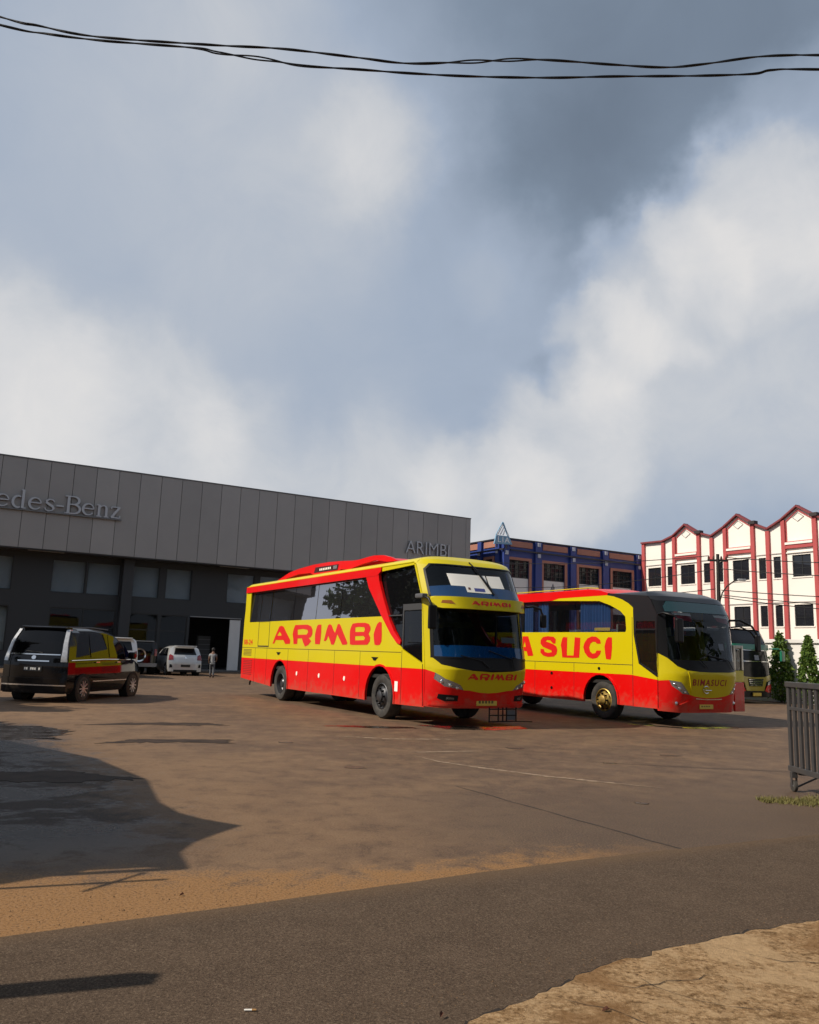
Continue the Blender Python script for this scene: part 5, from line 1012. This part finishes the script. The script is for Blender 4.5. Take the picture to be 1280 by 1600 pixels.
# ------------------------------------------------------------------ cars
def car(name, label, loc, az, paint, tops, W_, belt, zb, xr_prof, wb, R, glassm, rimm, side_glass, rear_glass, extra=None, spokes=7, slope=.17):
    """x forward from the rear axle, tops: (x, z) of the roof line, xr_prof: (z, x) of the tail"""
    a = math.radians(az); X = Vector((math.sin(a), math.cos(a), 0))
    t = thing(name, label, 'car', loc, math.atan2(X.y, X.x), 'parked cars in front of the showroom')
    xs = [p[0] for p in tops]; zs = [p[1] for p in tops]; x0, x1 = xs[0], xs[-1]
    def w(x):
        k = W_/2*(1-.075*abs((x-(x0+x1)/2)/((x1-x0)/2))**2.4)
        if x > x1-.9: k *= 1-.06*((x-(x1-.9))/.9)**2
        return k
    def ysf(x, z): return w(x) - .012*max(0, (z-.75)/(belt-.75)) - max(0, z-belt)*slope - .05*max(0, (.62-z)/.4)**2
    v = []; f = []; n = 0
    for x in np.linspace(x0, x1, 40):
        zt = float(np.interp(x, xs, zs)); bz = min(belt, zt-.03); k = w(x); ring = [(0, zb), (k*.92, zb), (ysf(x, zb+.1), zb+.1), (ysf(x, .5), min(.5, bz-.02)), (k+.012, min(.75, bz-.01)), (k-.02, bz), (ysf(x, zt-.09) if zt > belt+.15 else k*.97, max(bz, zt-.09)), ((ysf(x, zt)-.09) if zt > belt+.15 else k*.9, zt-.02), ((ysf(x, zt)-.3), zt+.005), (0, zt+.012)]
        full = [(x, -y, z) for y, z in ring] + [(x, y, z) for y, z in ring[1:-1][::-1]]
        n = len(full); v += full
    for i in range(39):
        for j in range(n): f.append((i*n+j, i*n+(j+1) % n, (i+1)*n+(j+1) % n, (i+1)*n+j))
    f += [tuple(range(n))[::-1], tuple(39*n+j for j in range(n))]
    body = obj('body', MB().add(v, f), paint, t, 38)
    XR = lambda z: float(np.interp(z, [p[0] for p in xr_prof], [p[1] for p in xr_prof]))
    def rear(nm, P, m_, off, th, par=None, step=.12, sm=30):
        V, Fc = flat([P] if isinstance(P[0][0], (int, float)) else P, step)
        return obj(nm, sheet([(-y, z) for y, z in V], Fc, lambda y, z, o: (XR(z)+.12*(abs(y)/(W_/2))**4-o, -y, z), off, th), m_, par or t, sm)
    zt = zs[0]; h = W_/2
    sil = [(h-.06, zb), (h-.01, zb+.12), (h, .7), (h-.01, belt), (h-(zt-.1-belt)*slope, zt-.1), (h-(zt-belt)*slope-.1, zt-.01)]
    rear('tailgate', [(-y, z) for y, z in sil] + sil[::-1], paint, 0., .35)
    for P in side_glass:
        for s in (-1, 1):
            V, Fc = flat([P]); V2 = V if s < 0 else [(-u, z) for u, z in V]
            fn = (lambda u, z, o: (u, -ysf(u, z)-o, z)) if s < 0 else (lambda u, z, o: (-u, ysf(-u, z)+o, z))
            obj('side_window', sheet(V2, Fc, fn, .008, .01), glassm, t)
    rear('rear_window', rear_glass, glassm, .008, .012)
    for xw in (0, wb):
        for s in (-1, 1):
            obj('wheel_well', MB().lathe([(0, s*(W_/2+.004)), (R+.055, s*(W_/2+.004)), (R+.055, s*(W_/2-.25))], 24, 'y', (xw, 0, R)), DARK, t)
            wl_ = sub('wheel', t, (xw, s*(W_/2-.0), R))
            obj('tyre', MB().lathe([(R*.66, s*.012), (R*.8, s*.016), (R*.95, s*.0), (R, -s*.03), (R, -s*.18), (R*.6, -s*.2)], 26, 'y'), RUB, wl_, 35)
            rim = MB().lathe([(R*.67, s*.012), (R*.62, s*.0), (R*.60, -s*.05), (R*.3, -s*.055), (0, -s*.055)], 24, 'y'); obj('rim', rim, STEEL, wl_)
            sp = MB()
            for k in range(spokes):
                an = 2*math.pi*k/spokes; sp.bar((R*.1*math.cos(an), s*.004, R*.1*math.sin(an)), (R*.62*math.cos(an), s*.008, R*.62*math.sin(an)), .03, .035, (0, 1, 0))
            sp.lathe([(R*.17, s*.015), (R*.15, s*.022), (0, s*.022)], 12, 'y'); obj('spokes', sp, rimm, wl_)
    if extra: extra(t, rear, ysf, XR)
    return t
BLKP = mat('black_car_paint', (.004, .004, .005), .06, spec=.4); SILV = mat('alloy', (.55, .55, .56), .3, .8); CARG = glass('car_glass', (.25, .26, .28), (.005, .005, .006), .3, .0, 1.36)
CLEARL = mat('clear_tail_lamp', (.62, .63, .64), .15, .3, vary=(9, .6, (.25, .25, .26))); REDL = mat('red_tail_lamp', (.22, .01, .012), .15, coat=.6); PLB = mat('black_plate', (.02, .02, .02), .5)
def van_extra(t, rear, ysf, XR):
    for s in (-1, 1):
        rear('tail_lamp', [(s*.84, 1.0), (s*.70, 1.0), (s*.69, 1.25), (s*.655, 1.55), (s*.60, 1.80), (s*.69, 1.81), (s*.76, 1.5)], CLEARL, .03, .1)
    rear('chrome_strip', rect(-.66, 1.165, .66, 1.19), CHRM, .016, .02); rear('chrome_strip', rect(-.42, 1.0, .42, 1.03), CHRM, .03, .04); rear('bumper_strip', rect(-.86, .41, .84, .44), CHRM, .05, .06)
    rear('wiper', [(-.2, 1.21), (.25, 1.25), (.25, 1.265), (-.2, 1.23)], BLK, .03, .02); rear('emblem', [(.06*math.cos(a), 1.1+.05*math.sin(a)) for a in np.linspace(0, 2*math.pi, 13)[:-1]], CHRM, .03, .02)
    p = rear('number_plate', rect(-.24, .76, .24, .88), PLB, .02, .02)
    for i, (a, b) in enumerate(((-.2, -.16), (-.09, -.05), (-.035, .005), (.02, .06), (.13, .17), (.185, .22))): rear('plate_mark', rect(a, .79, b, .85), WHT, .024, .004, p)
    rear('bumper', [(-.86, .24), (.86, .24), (.87, .6), (-.87, .6)], BLKP, .04, .1); obj('spoiler', MB().rbox(-.66, -.3, -.60, .60, 1.83, 1.875, .02), BLKP, t)
    for s in (-1, 1):
        obj('side_strip', MB().box(.45, 2.4, min(s*.875, s*.89), max(s*.875, s*.89), .49, .515), CHRM, t)
        obj('roof_rail', MB().tube([(-.5, s*.62, 1.87), (.6, s*.64, 1.895), (1.5, s*.64, 1.87)], .016, 6), STEEL, t)
        obj('door_mirror', MB().rbox(2.35, 2.5, min(s*.9, s*1.1), max(s*.9, s*1.1), 1.08, 1.28, .04), BLKP, t)
        for x in (.55, 1.75): obj('door_handle', MB().rbox(x, x+.2, min(s*.872, s*.895), max(s*.872, s*.895), .98, 1.01, .01), CHRM, t)
        obj('belt_strip', MB().tube([(-.7, s*.866, 1.04), (1, s*.872, 1.07), (2.6, s*.86, 1.06)], .014, 6), CHRM, t)
a7 = math.radians(7); vl = Vector((-8.34, 21.75, 0)) - Vector((math.cos(a7), -math.sin(a7), 0))*.82
car('black_minivan', 'glossy black minivan seen from behind at the left edge, with tall clear tail lamps', vl, 7, BLKP,
    [(-.5, 1.84), (-.25, 1.87), (.6, 1.885), (1.3, 1.85), (1.9, 1.74), (2.75, 1.16), (3.0, 1.05), (3.4, .92), (3.5, .8), (3.55, .6)], 1.74, 1.04, .22,
    [(.2, -.93), (.95, -.95), (1.1, -.93), (1.5, -.80), (1.87, -.55)], 2.86, .325, CARG, SILV,
    [[(-.55, 1.12), (.3, 1.12), (.3, 1.72), (-.45, 1.72)], [(.36, 1.12), (1.3, 1.12), (1.3, 1.74), (.36, 1.74)], [(1.36, 1.12), (2.3, 1.12), (2.15, 1.45), (1.75, 1.69), (1.36, 1.74)], [(2.36, 1.13), (2.7, 1.13), (2.3, 1.5)]],
    [(-.64, 1.22), (.64, 1.22), (.6, 1.52), (.55, 1.78), (-.55, 1.78), (-.6, 1.52)], van_extra, 10)
def yaris_extra(t, rear, ysf, XR):
    for s in (-1, 1): rear('tail_lamp', [(s*.84, .78), (s*.6, .80), (s*.62, 1.0), (s*.76, 1.08), (s*.82, 1.0)], REDL, .02, .06); rear('reverse_lamp', [(s*.83, .64), (s*.58, .66), (s*.6, .79), (s*.83, .77)], LENS, .022, .05); rear('bumper_vent', [(s*.8, .4), (s*.66, .42), (s*.68, .55), (s*.79, .58)], BLK, .05, .06)
    rear('bumper', [(-.83, .22), (.83, .22), (.84, .6), (-.84, .6)], MATS['silver_paint'], .04, .08); rear('number_plate', rect(-.24, .44, .24, .56), PLB, .055, .02); rear('lower_valance', rect(-.6, .2, .6, .3), BLK, .045, .02)
    rear('emblem', [(.05*math.cos(a), .9+.035*math.sin(a)) for a in np.linspace(0, 2*math.pi, 13)[:-1]], CHRM, .02, .01); obj('roof_spoiler', MB().rbox(-.62, -.3, -.55, .55, 1.48, 1.52, .015), MATS['silver_paint'], t)
SP = mat('silver_paint', (.55, .55, .54), .3, .35, coat=.7); WP = mat('white_car_paint', (.70, .69, .67), .32, coat=.7)
car('silver_hatchback', 'small silver hatchback parked facing the dark showroom doors', (-11.55, 43.45, 0), -29, SP,
    [(-.28, 1.46), (.0, 1.5), (.9, 1.5), (1.5, 1.42), (2.2, 1.05), (2.6, .95), (3.0, .85), (3.1, .55)], 1.70, .92, .2, [(.2, -.68), (.62, -.68), (.95, -.62), (1.5, -.24)], 2.46, .30, CARG, SILV,
    [[(-.2, 1.0), (.7, .98), (.7, 1.38), (-.05, 1.36)], [(.76, .98), (1.85, .98), (1.4, 1.34), (.76, 1.39)]], [(-.58, 1.06), (.58, 1.06), (.48, 1.39), (-.48, 1.39)], yaris_extra, 7, .27)
def suv_extra(t, rear, ysf, XR):
    for s in (-1, 1): rear('tail_lamp', [(s*.88, .92), (s*.58, .98), (s*.6, 1.12), (s*.86, 1.2)], REDL, .025, .08)
    rear('bumper', [(-.86, .35), (.86, .35), (.88, .7), (-.88, .7)], WP, .06, .1); rear('number_plate', rect(-.26, .78, .26, .9), PLB, .02, .02); rear('reflector', rect(.5, .52, .8, .57), REDL, .07, .02)
    obj('roof_spoiler', MB().rbox(-.95, -.6, -.62, .62, 1.74, 1.79, .02), WP, t)
car('white_suv', 'white sport utility car partly hidden behind the black minivan', (-13.4, 38.4, 0), -29, WP,
    [(-.8, 1.75), (-.4, 1.79), (1.2, 1.79), (1.7, 1.7), (2.4, 1.2), (2.8, 1.12), (3.4, 1.02), (3.6, .7)], 1.84, 1.1, .3, [(.2, -1.02), (1.1, -1.0), (1.4, -.92), (1.8, -.72)], 2.75, .37, CARG, SILV,
    [[(-.6, 1.18), (.7, 1.16), (.7, 1.62), (-.45, 1.6)], [(.76, 1.16), (2.1, 1.16), (1.6, 1.6), (.76, 1.63)]], [(-.66, 1.22), (.66, 1.22), (.58, 1.62), (-.58, 1.62)], suv_extra, 6, .16)
def jeep_extra(t, rear, ysf, XR):
    sp = sub('spare_wheel', t, (XR(.95)-.12, .1, .98)); obj('tyre', MB().lathe([(.2, -.02), (.3, -.06), (.35, -.04), (.36, .0), (.36, .14), (.2, .16)], 28, 'x'), RUB, sp, 35); obj('chrome_ring', MB().lathe([(.27, -.075), (.33, -.085), (.345, -.05)], 28, 'x'), CHRM, sp, 35); obj('cover', MB().lathe([(.27, -.075), (.12, -.09), (0, -.09)], 24, 'x'), BLKP, sp, 35)
    for s in (-1, 1): rear('tail_lamp', [(s*.84, .95), (s*.70, .95), (s*.70, 1.3), (s*.82, 1.28)], REDL, .02, .05)
    rear('bumper', [(-.85, .4), (.85, .4), (.86, .58), (-.86, .58)], mat('bumper_grey', (.25, .25, .25), .4), .07, .1); obj('roof_spoiler', MB().rbox(-.95, -.7, -.62, .62, 1.66, 1.70, .015), mat('bumper_grey', (.25, .25, .25), .4), t)
car('black_off_roader', 'black off roader with a spare wheel on its tailgate beside the silver hatchback', (-13.85, 43.2, 0), -29, BLKP,
    [(-.75, 1.66), (-.4, 1.7), (1.2, 1.7), (1.6, 1.62), (2.0, 1.15), (2.4, 1.1), (2.9, 1.02), (3.0, .7)], 1.74, 1.08, .38, [(.2, -.88), (1.1, -.87), (1.7, -.78)], 2.5, .36, CARG, SILV,
    [[(-.55, 1.15), (.6, 1.15), (.6, 1.55), (-.5, 1.55)], [(.66, 1.15), (1.7, 1.15), (1.45, 1.55), (.66, 1.56)]], [(-.6, 1.18), (.6, 1.18), (.56, 1.56), (-.56, 1.56)], jeep_extra, 6, .1)

# ------------------------------------------------------------------ person walking to the doors
def skin(name, J, E, Rr, material, parent, root=0, lv=2):
    me = bpy.data.meshes.new(name); me.from_pydata(J, E, []); o = bpy.data.objects.new(name, me); COL.objects.link(o)
    md = o.modifiers.new('s', 'SKIN'); md.use_smooth_shade = True
    for i, sv in enumerate(me.skin_vertices[0].data): sv.radius = (Rr[i], Rr[i]) if isinstance(Rr[i], (int, float)) else Rr[i]; sv.use_root = (i == root)
    s_ = o.modifiers.new('d', 'SUBSURF'); s_.levels = lv; s_.render_levels = lv
    bpy.context.view_layer.update(); dg = bpy.context.evaluated_depsgraph_get(); m2 = bpy.data.meshes.new_from_object(o.evaluated_get(dg)); bpy.data.objects.remove(o)
    m2.materials.clear(); m2.materials.append(material); m2.polygons.foreach_set('use_smooth', [True]*len(m2.polygons))
    o2 = bpy.data.objects.new(name, m2); COL.objects.link(o2); o2.parent = parent; return o2
SKIN = mat('skin', (.17, .085, .05), .6); SHIRT = mat('pale_shirt', (.30, .31, .32), .85, vary=(9, .5)); TROU = mat('grey_trousers', (.085, .09, .10), .9); HAIR = mat('dark_hair', (.012, .010, .009), .7)
per = thing('person', 'person in a pale shirt and grey trousers walking towards the showroom doors', 'person', (-9.63, 41.94, 0), math.radians(100))
per.scale = (.84, .84, .84)
# x forward, y left
J = [(0, 0, .92), (0, 0, 1.08), (.01, 0, 1.28), (.02, 0, 1.40), (.03, 0, 1.48), (.05, 0, 1.56), (.06, 0, 1.66),
     (0, .09, .88), (.10, .09, .48), (.04, .09, .09), (.16, .09, .03), (0, -.09, .88), (.0, -.09, .48), (-.16, -.09, .10), (-.05, -.09, .03),
     (.01, .17, 1.36), (-.04, .22, 1.10), (.06, .21, .88), (.10, .20, .80), (.01, -.17, 1.36), (-.02, -.23, 1.12), (.14, -.21, .96), (.2, -.19, .92)]
E = [(0, 1), (1, 2), (2, 3), (3, 4), (4, 5), (5, 6), (0, 7), (7, 8), (8, 9), (9, 10), (0, 11), (11, 12), (12, 13), (13, 14), (3, 15), (15, 16), (16, 17), (17, 18), (3, 19), (19, 20), (20, 21), (21, 22)]
Rr = [.11, .11, .125, .09, .05, .075, .085, .075, .055, .04, .03, .075, .055, .04, .03, .05, .042, .033, .028, .05, .042, .033, .028]
skin('body', J, E, Rr, SKIN, per)
skin('shirt', [J[0], J[1], J[2], (.015, 0, 1.38), J[15], (-.015, .2, 1.2), J[19], (-.005, -.205, 1.22), (0, 0, .86)], [(8, 0), (0, 1), (1, 2), (2, 3), (3, 4), (4, 5), (3, 6), (6, 7)], [.135, .135, .145, .11, .066, .062, .066, .062, .14], SHIRT, per)
skin('trousers', [(0, 0, .93), J[7], J[8], (.045, .09, .1), J[11], J[12], (-.15, -.09, .11)], [(0, 1), (1, 2), (2, 3), (0, 4), (4, 5), (5, 6)], [.118, .092, .072, .06, .092, .072, .06], TROU, per)
hv = MB().lathe([(0, 1.76), (.05, 1.75), (.09, 1.70), (.1, 1.64), (.092, 1.58), (.07, 1.55)], 16, 'z', (.04, 0, 0)); obj('hair', hv, HAIR, per, 60)
for y in (-.03, .03): obj('eye', MB().lathe([(0, .006), (.012, .0)], 8, 'x', (.142, y, 1.62)), HAIR, per)
obj('nose', MB().bar((.135, 0, 1.62), (.158, 0, 1.585), .022), SKIN, per)
for x, y in ((.10, .09), (-.10, -.09)): obj('shoe', MB().rbox(x-.09, x+.16, y-.045, y+.045, 0, .075, .02), HAIR, per)

# ------------------------------------------------------------------ gate on castors
gt = thing('rolling_gate', 'dark grey metal gate of upright bars on small castors at the right edge', 'gate', (4.83, 10.5, 0), math.radians(-88))
GM = mat('gate_paint', (.040, .041, .044), .45, vary=(7, .5, (.075, .062, .052)))
GL = 3.2
obj('top_rail', MB().rbox(-.03, GL, -.035, .035, 1.25, 1.315, .008), GM, gt); obj('bottom_rail', MB().rbox(-.03, GL, -.035, .035, .235, .30, .008), GM, gt); obj('middle_rail', MB().rbox(.03, GL-.06, -.02, .02, .97, 1.01, .005), GM, gt)
sl = None
for i in range(25):
    x = .0+i*.132
    if sl is None: sl = obj('bar', MB().rbox(-.03, .03, -.016, .016, .3, 1.25, .005), GM, gt); sl.location = (x, 0, 0)
    else: inst(sl, gt, (x, 0, 0))
cw = None
for x, y in ((.08, -.02), (.14, .34), (1.6, -.02), (2.9, -.02)):
    c = sub('castor', gt, (x, y, 0))
    obj('fork', MB().rbox(-.02, .02, -.035, -.025, .05, .17, .003).rbox(-.02, .02, .025, .035, .05, .17, .003).rbox(-.03, .03, -.036, .036, .165, .235, .004), GM, c)
    obj('tyre', MB().lathe([(.0, -.024), (.05, -.024), (.065, -.018), (.068, .0), (.065, .018), (.05, .024), (0, .024)], 20, 'y', (0, 0, .068)), RUB, c, 40)
    obj('hub', MB().lathe([(0, -.028), (.025, -.027), (.028, -.02)], 12, 'y', (0, 0, .068)), SILV, c)
obj('outrigger', MB().rbox(.09, .15, .03, .38, .2, .24, .005), GM, gt); obj('stay', MB().bar((.03, .02, .04), (.13, .3, .2), .02), GM, gt)
# weeds at its foot
r = np.random.default_rng(4); mb = MB()
for k in range(1500):
    u_, v_ = r.random(), r.normal()*.13
    px, py = 4.05+u_*.95, 9.62+v_*(.5+u_)+.02*math.sin(u_*9); h = .02+.035*r.random(); a = r.random()*6.28; l = r.normal()*.02; m_ = r.normal()*.02
    dx, dy = math.cos(a)*.006, math.sin(a)*.006; mb.add([(px-dx, py-dy, .0), (px+dx, py+dy, .0), (px+l, py+m_, h)], [(0, 1, 2)])
tag(obj('weeds', mb, mat('weed_green', (.12, .12, .03), .8, vary=(20, .8, (.2, .15, .05)))), 'patch of short weeds growing through the asphalt by the gate', 'weeds', None, 'stuff')

# ------------------------------------------------------------------ trees
def leafmat(name, c0, c1):
    m = bpy.data.materials.new(name); m.use_nodes = True; nt = m.node_tree; p = nt.nodes['Principled BSDF']
    geo = nt.nodes.new('ShaderNodeNewGeometry'); rp = ramp(nt.nodes, nt.links, geo.outputs['Random Per Island'], [(0, c0), (.6, tuple((a+b)/2 for a, b in zip(c0, c1))), (1, c1)])
    nt.links.new(rp.outputs[0], p.inputs['Base Color']); p.inputs['Roughness'].default_value = .55; setspec(p, .3)
    tr = nt.nodes.new('ShaderNodeBsdfTranslucent'); nt.links.new(rp.outputs[0], tr.inputs[0]); mx = nt.nodes.new('ShaderNodeMixShader'); mx.inputs[0].default_value = .25
    nt.links.new(p.outputs[0], mx.inputs[1]); nt.links.new(tr.outputs[0], mx.inputs[2]); nt.links.new(mx.outputs[0], nt.nodes['Material Output'].inputs[0]); return m
CONEL = leafmat('cone_tree_leaves', (.035, .085, .012), (.16, .24, .04)); DARKL = leafmat('street_tree_leaves', (.018, .045, .010), (.07, .12, .025)); BARK = mat('bark', (.075, .055, .04), .9, bump=(14, .6, .02))
def leaves(pts, size, r, droop=.3):
    n = len(pts); P = np.array(pts); ax = r.normal(size=(n, 3)); ax[:, 2] -= droop; ax /= np.linalg.norm(ax, axis=1)[:, None]
    b = r.normal(size=(n, 3)); b -= ax*(b*ax).sum(1)[:, None]; b /= np.linalg.norm(b, axis=1)[:, None]; nn_ = np.cross(ax, b)
    L = size*(.6+.8*r.random(n))[:, None]; w_ = L*.36
    tip = P+ax*L; m1 = P+ax*L*.45+b*w_+nn_*L*.06; m2 = P+ax*L*.45-b*w_+nn_*L*.06
    V = np.stack([P, m1, tip, m2], 1).reshape(-1, 3); F_ = [(4*i, 4*i+1, 4*i+2, 4*i+3) for i in range(n)]
    mb = MB(); mb.v = [tuple(x) for x in V]; mb.f = F_; return mb
def cone_tree(loc, h, rad, label, seed):
    r = np.random.default_rng(seed); t = thing('cone_tree', label, 'tree', loc, 0, 'clipped cone trees along the white wall')
    obj('trunk', MB().tube([(0, 0, 0), (.01, 0, h*.4), (0, .01, h*.9)], [.05, .035, .01], 8), BARK, t, 40); pts = []
    while len(pts) < 2600:
        z = r.random()**.75; a = r.random()*6.283; q = z*(h-.1)+.1; prof_ = rad*(1-z)**.62*(1 if z > .08 else z/.08)*(1+.16*math.sin(z*34+a*2)+.1*math.sin(a*5+z*11))
        rr = prof_*math.sqrt(r.random()*.6+.4); pts.append((rr*math.cos(a), rr*math.sin(a), q))
    for k in range(14): pts.append((r.normal()*.02, r.normal()*.02, h*(.96+.006*k)))
    obj('crown', leaves(pts, .13, r, .9), CONEL, t)
cone_tree((16.02, 35.45, 0), 2.85, .62, 'clipped cone shaped tree against the white wall beside the third bus', 1)
cone_tree((16.32, 33.6, 0), 2.72, .55, 'clipped cone shaped tree standing free before the white wall above the gate', 2)
def street_tree(loc, h, rad, label, seed, n=5200, name='street_tree', leaf=.3):
    r = np.random.default_rng(seed); t = thing(name, label, 'tree', loc, 0, 'street trees around the lot')
    tb = MB().tube([(0, 0, 0), (.05, .05, h*.25), (-.05, .1, h*.5), (0, 0, h*.8)], [.22, .17, .12, .04], 9); cl = []
    for k in range(13):
        a = r.random()*6.283; z0 = h*(.3+.4*r.random()); d = rad*(.45+.5*r.random()); e = Vector((d*math.cos(a), d*math.sin(a), z0+h*(.08+.22*r.random())))
        tb.tube([(0, .05, z0), tuple(Vector((0, .05, z0)).lerp(e, .5)+Vector((0, 0, .25))), tuple(e)], [.09, .06, .02], 6); cl.append((e, rad*(.28+.22*r.random())))
    cl += [(Vector((r.normal()*.3, r.normal()*.3, h*.85)), rad*.42)]
    obj('trunk', tb, BARK, t, 40); pts = []; per_ = n//len(cl)
    for c, q in cl:
        v = r.normal(size=(per_, 3)); v /= np.linalg.norm(v, axis=1)[:, None]; v *= (q*r.random(per_)**.4)[:, None]*np.array([1, 1, .75]); pts += [tuple(x) for x in (v+np.array(c))]
    obj('crown', leaves(pts, leaf, r), DARKL, t)
street_tree((-23.2, 33.2, 0), 9.5, 3.6, 'dark leafy tree off to the left, mirrored in the windows of the first bus', 11)
street_tree((-17.5, 17.4, 0), 8.5, 2.8, 'leafy tree left of the lot above the wet ground', 12)
street_tree((13.0, 3.6, 0), 13, 4.6, 'leafy tree right of the lot, mirrored in the first windscreen', 13, 3600, leaf=.7)  # this and the next two enlarged and set closer to block skylight
street_tree((21.5, 8.0, 0), 13, 5.2, 'leafy tree further right along the street, mirrored in the second windscreen', 14, 3600, leaf=.7)
street_tree((29.5, 12.0, 0), 14, 5.5, 'big unseen leafy tree set at the far right to cut skylight', 15, 3600, leaf=.75)
for i, (x, y, w_) in enumerate(((-15, -8, 'far left'), (-7, -7.5, 'left'), (1.5, -6.5, 'middle'), (9.0, -4.5, 'right'), (16, -3, 'far right'))): street_tree((x, y, 0), 13.5, 5.6, 'unseen tree added behind the viewer to shade the bus fronts, ' + w_ + ' of the row', 20+i, 3000, leaf=.8)  # unseen row added to hold skylight off the bus fronts

# ------------------------------------------------------------------ tension canopy left of the frame, known by its shadow
SH = Vector((1.06, .375, 0))
hc = 3.1
shp = [(-9.0, 13.6), (-6.0, 12.9), (-4.03, 11.26), (-2.86, 9.67), (-2.55, 8.9), (-2.33, 8.35), (-2.0, 7.85), (-1.70, 7.6), (-1.34, 7.40), (-1.46, 7.1), (-1.58, 6.75), (-1.60, 6.4), (-1.42, 5.97), (-1.72, 5.95), (-2.06, 5.83), (-2.45, 5.45), (-3.2, 4.9), (-9, 5.0), (-9.8, 9.0)]
cn = thing('shade_canopy', 'taut dark fabric shade canopy left of the lot that throws the curved shadow', 'canopy', (0, 0, 0))
V, Fc = flat([[(x-SH.x*hc, y-SH.y*hc) for x, y in shp]], .5)
obj('fabric', sheet(V, Fc, lambda x, y, o: (x, y, hc+o), 0, .01), mat('canopy_fabric', (.03, .03, .035), .8), cn)
for x, y in ((-1.34, 7.40), (-1.42, 5.97), (-9.0, 13.6), (-9, 5.0)): obj('mast', MB().tube([(x-SH.x*hc-.03, y-SH.y*hc, 0), (x-SH.x*hc-.03, y-SH.y*hc, hc-.02)], .04, 10), GM, cn)
def post(tip, h, d, label, cross=None):
    t = thing('steel_post', label, 'post', (tip[0]-SH.x*h, tip[1]-SH.y*h, 0), 0, 'posts at the left edge of the lot'); obj('shaft', MB().box(-d/2, d/2, -d/2, d/2, 0, h), GM, t)
    if cross: obj('crosspiece', MB().bar((-.05, -.2, h*cross), (.05, .22, h*cross+.12), .02), GM, t)
    obj('base_plate', MB().box(-d, d, -d, d, .0, .02), GM, t)
post((-1.13, 4.05), 2.6, .13, 'square steel post whose straight shadow lies across the driveway')
post((-1.5, 5.68), 2.3, .03, 'thin steel post with a crosspiece whose shadow falls on the sand', .85)

# ------------------------------------------------------------------ litter
rr_ = random.Random(3)
butt = thing('cigarette_butt', 'cigarette butt lying on the driveway near the bottom edge', 'litter', (-.6, 3.74, .006), .1); obj('paper', MB().tube([(-.02, 0, .004), (.012, 0, .004)], .004, 8), WHT, butt); obj('filter', MB().tube([(.0121, 0, .004), (.03, 0, .004)], .0042, 8), mat('filter_tan', (.4, .22, .08), .8), butt)
def fallen(loc, s, a, label):
    V_ = [(0, 0, .002), (s*.3, s*.22, .012), (s*.75, s*.2, .02), (s, 0, .008), (s*.7, -s*.2, .014), (s*.3, -s*.22, .01), (s*.5, 0, .004)]
    o = obj('fallen_leaf', MB().add(V_, [(0, 6, 1), (1, 6, 2), (2, 6, 3), (3, 6, 4), (4, 6, 5), (5, 6, 0)]), mat('dead_leaf', (.10, .035, .018), .8)); o.location = loc; o.rotation_euler = (0, 0, a); tag(o, label, 'leaf', 'fallen leaves')
fallen((.90, 3.84, .010), .04, .3, 'curled brown leaf on the concrete at the bottom edge'); fallen((.20, 3.72, .012), .035, 1.2, 'reddish dead leaf lying on the ragged concrete edge'); fallen((-1.32, 5.32, .002), .03, .6, 'small dead leaf on the sand beside the driveway')
mb = MB(); r = np.random.default_rng(9)
for k in range(900):
    if k < 600: X_, n_ = 12.0-abs(r.normal())*.35, 4.2+r.random()*5.0
    else: X_, n_ = 13.65+r.normal()*.12, 4.3+r.random()*3.3
    p = B1.w(X_, n_, .004 if X_ > 12 else .001); s = .002+.0045*r.random()**2; a = r.random()*6.28
    q = [(p.x+s*math.cos(a+t), p.y+s*math.sin(a+t), p.z) for t in (0, 2.1, 4.2)]; mb.add(q+[(p.x, p.y, p.z+s*.9)], [(0, 1, 3), (1, 2, 3), (2, 0, 3)])
tag(obj('gravel', mb, mat('gravel_stone', (.17, .10, .05), .9, vary=(30, .7, (.09, .05, .025)))), 'loose grit along the edge of the driveway', 'gravel', None, 'stuff')
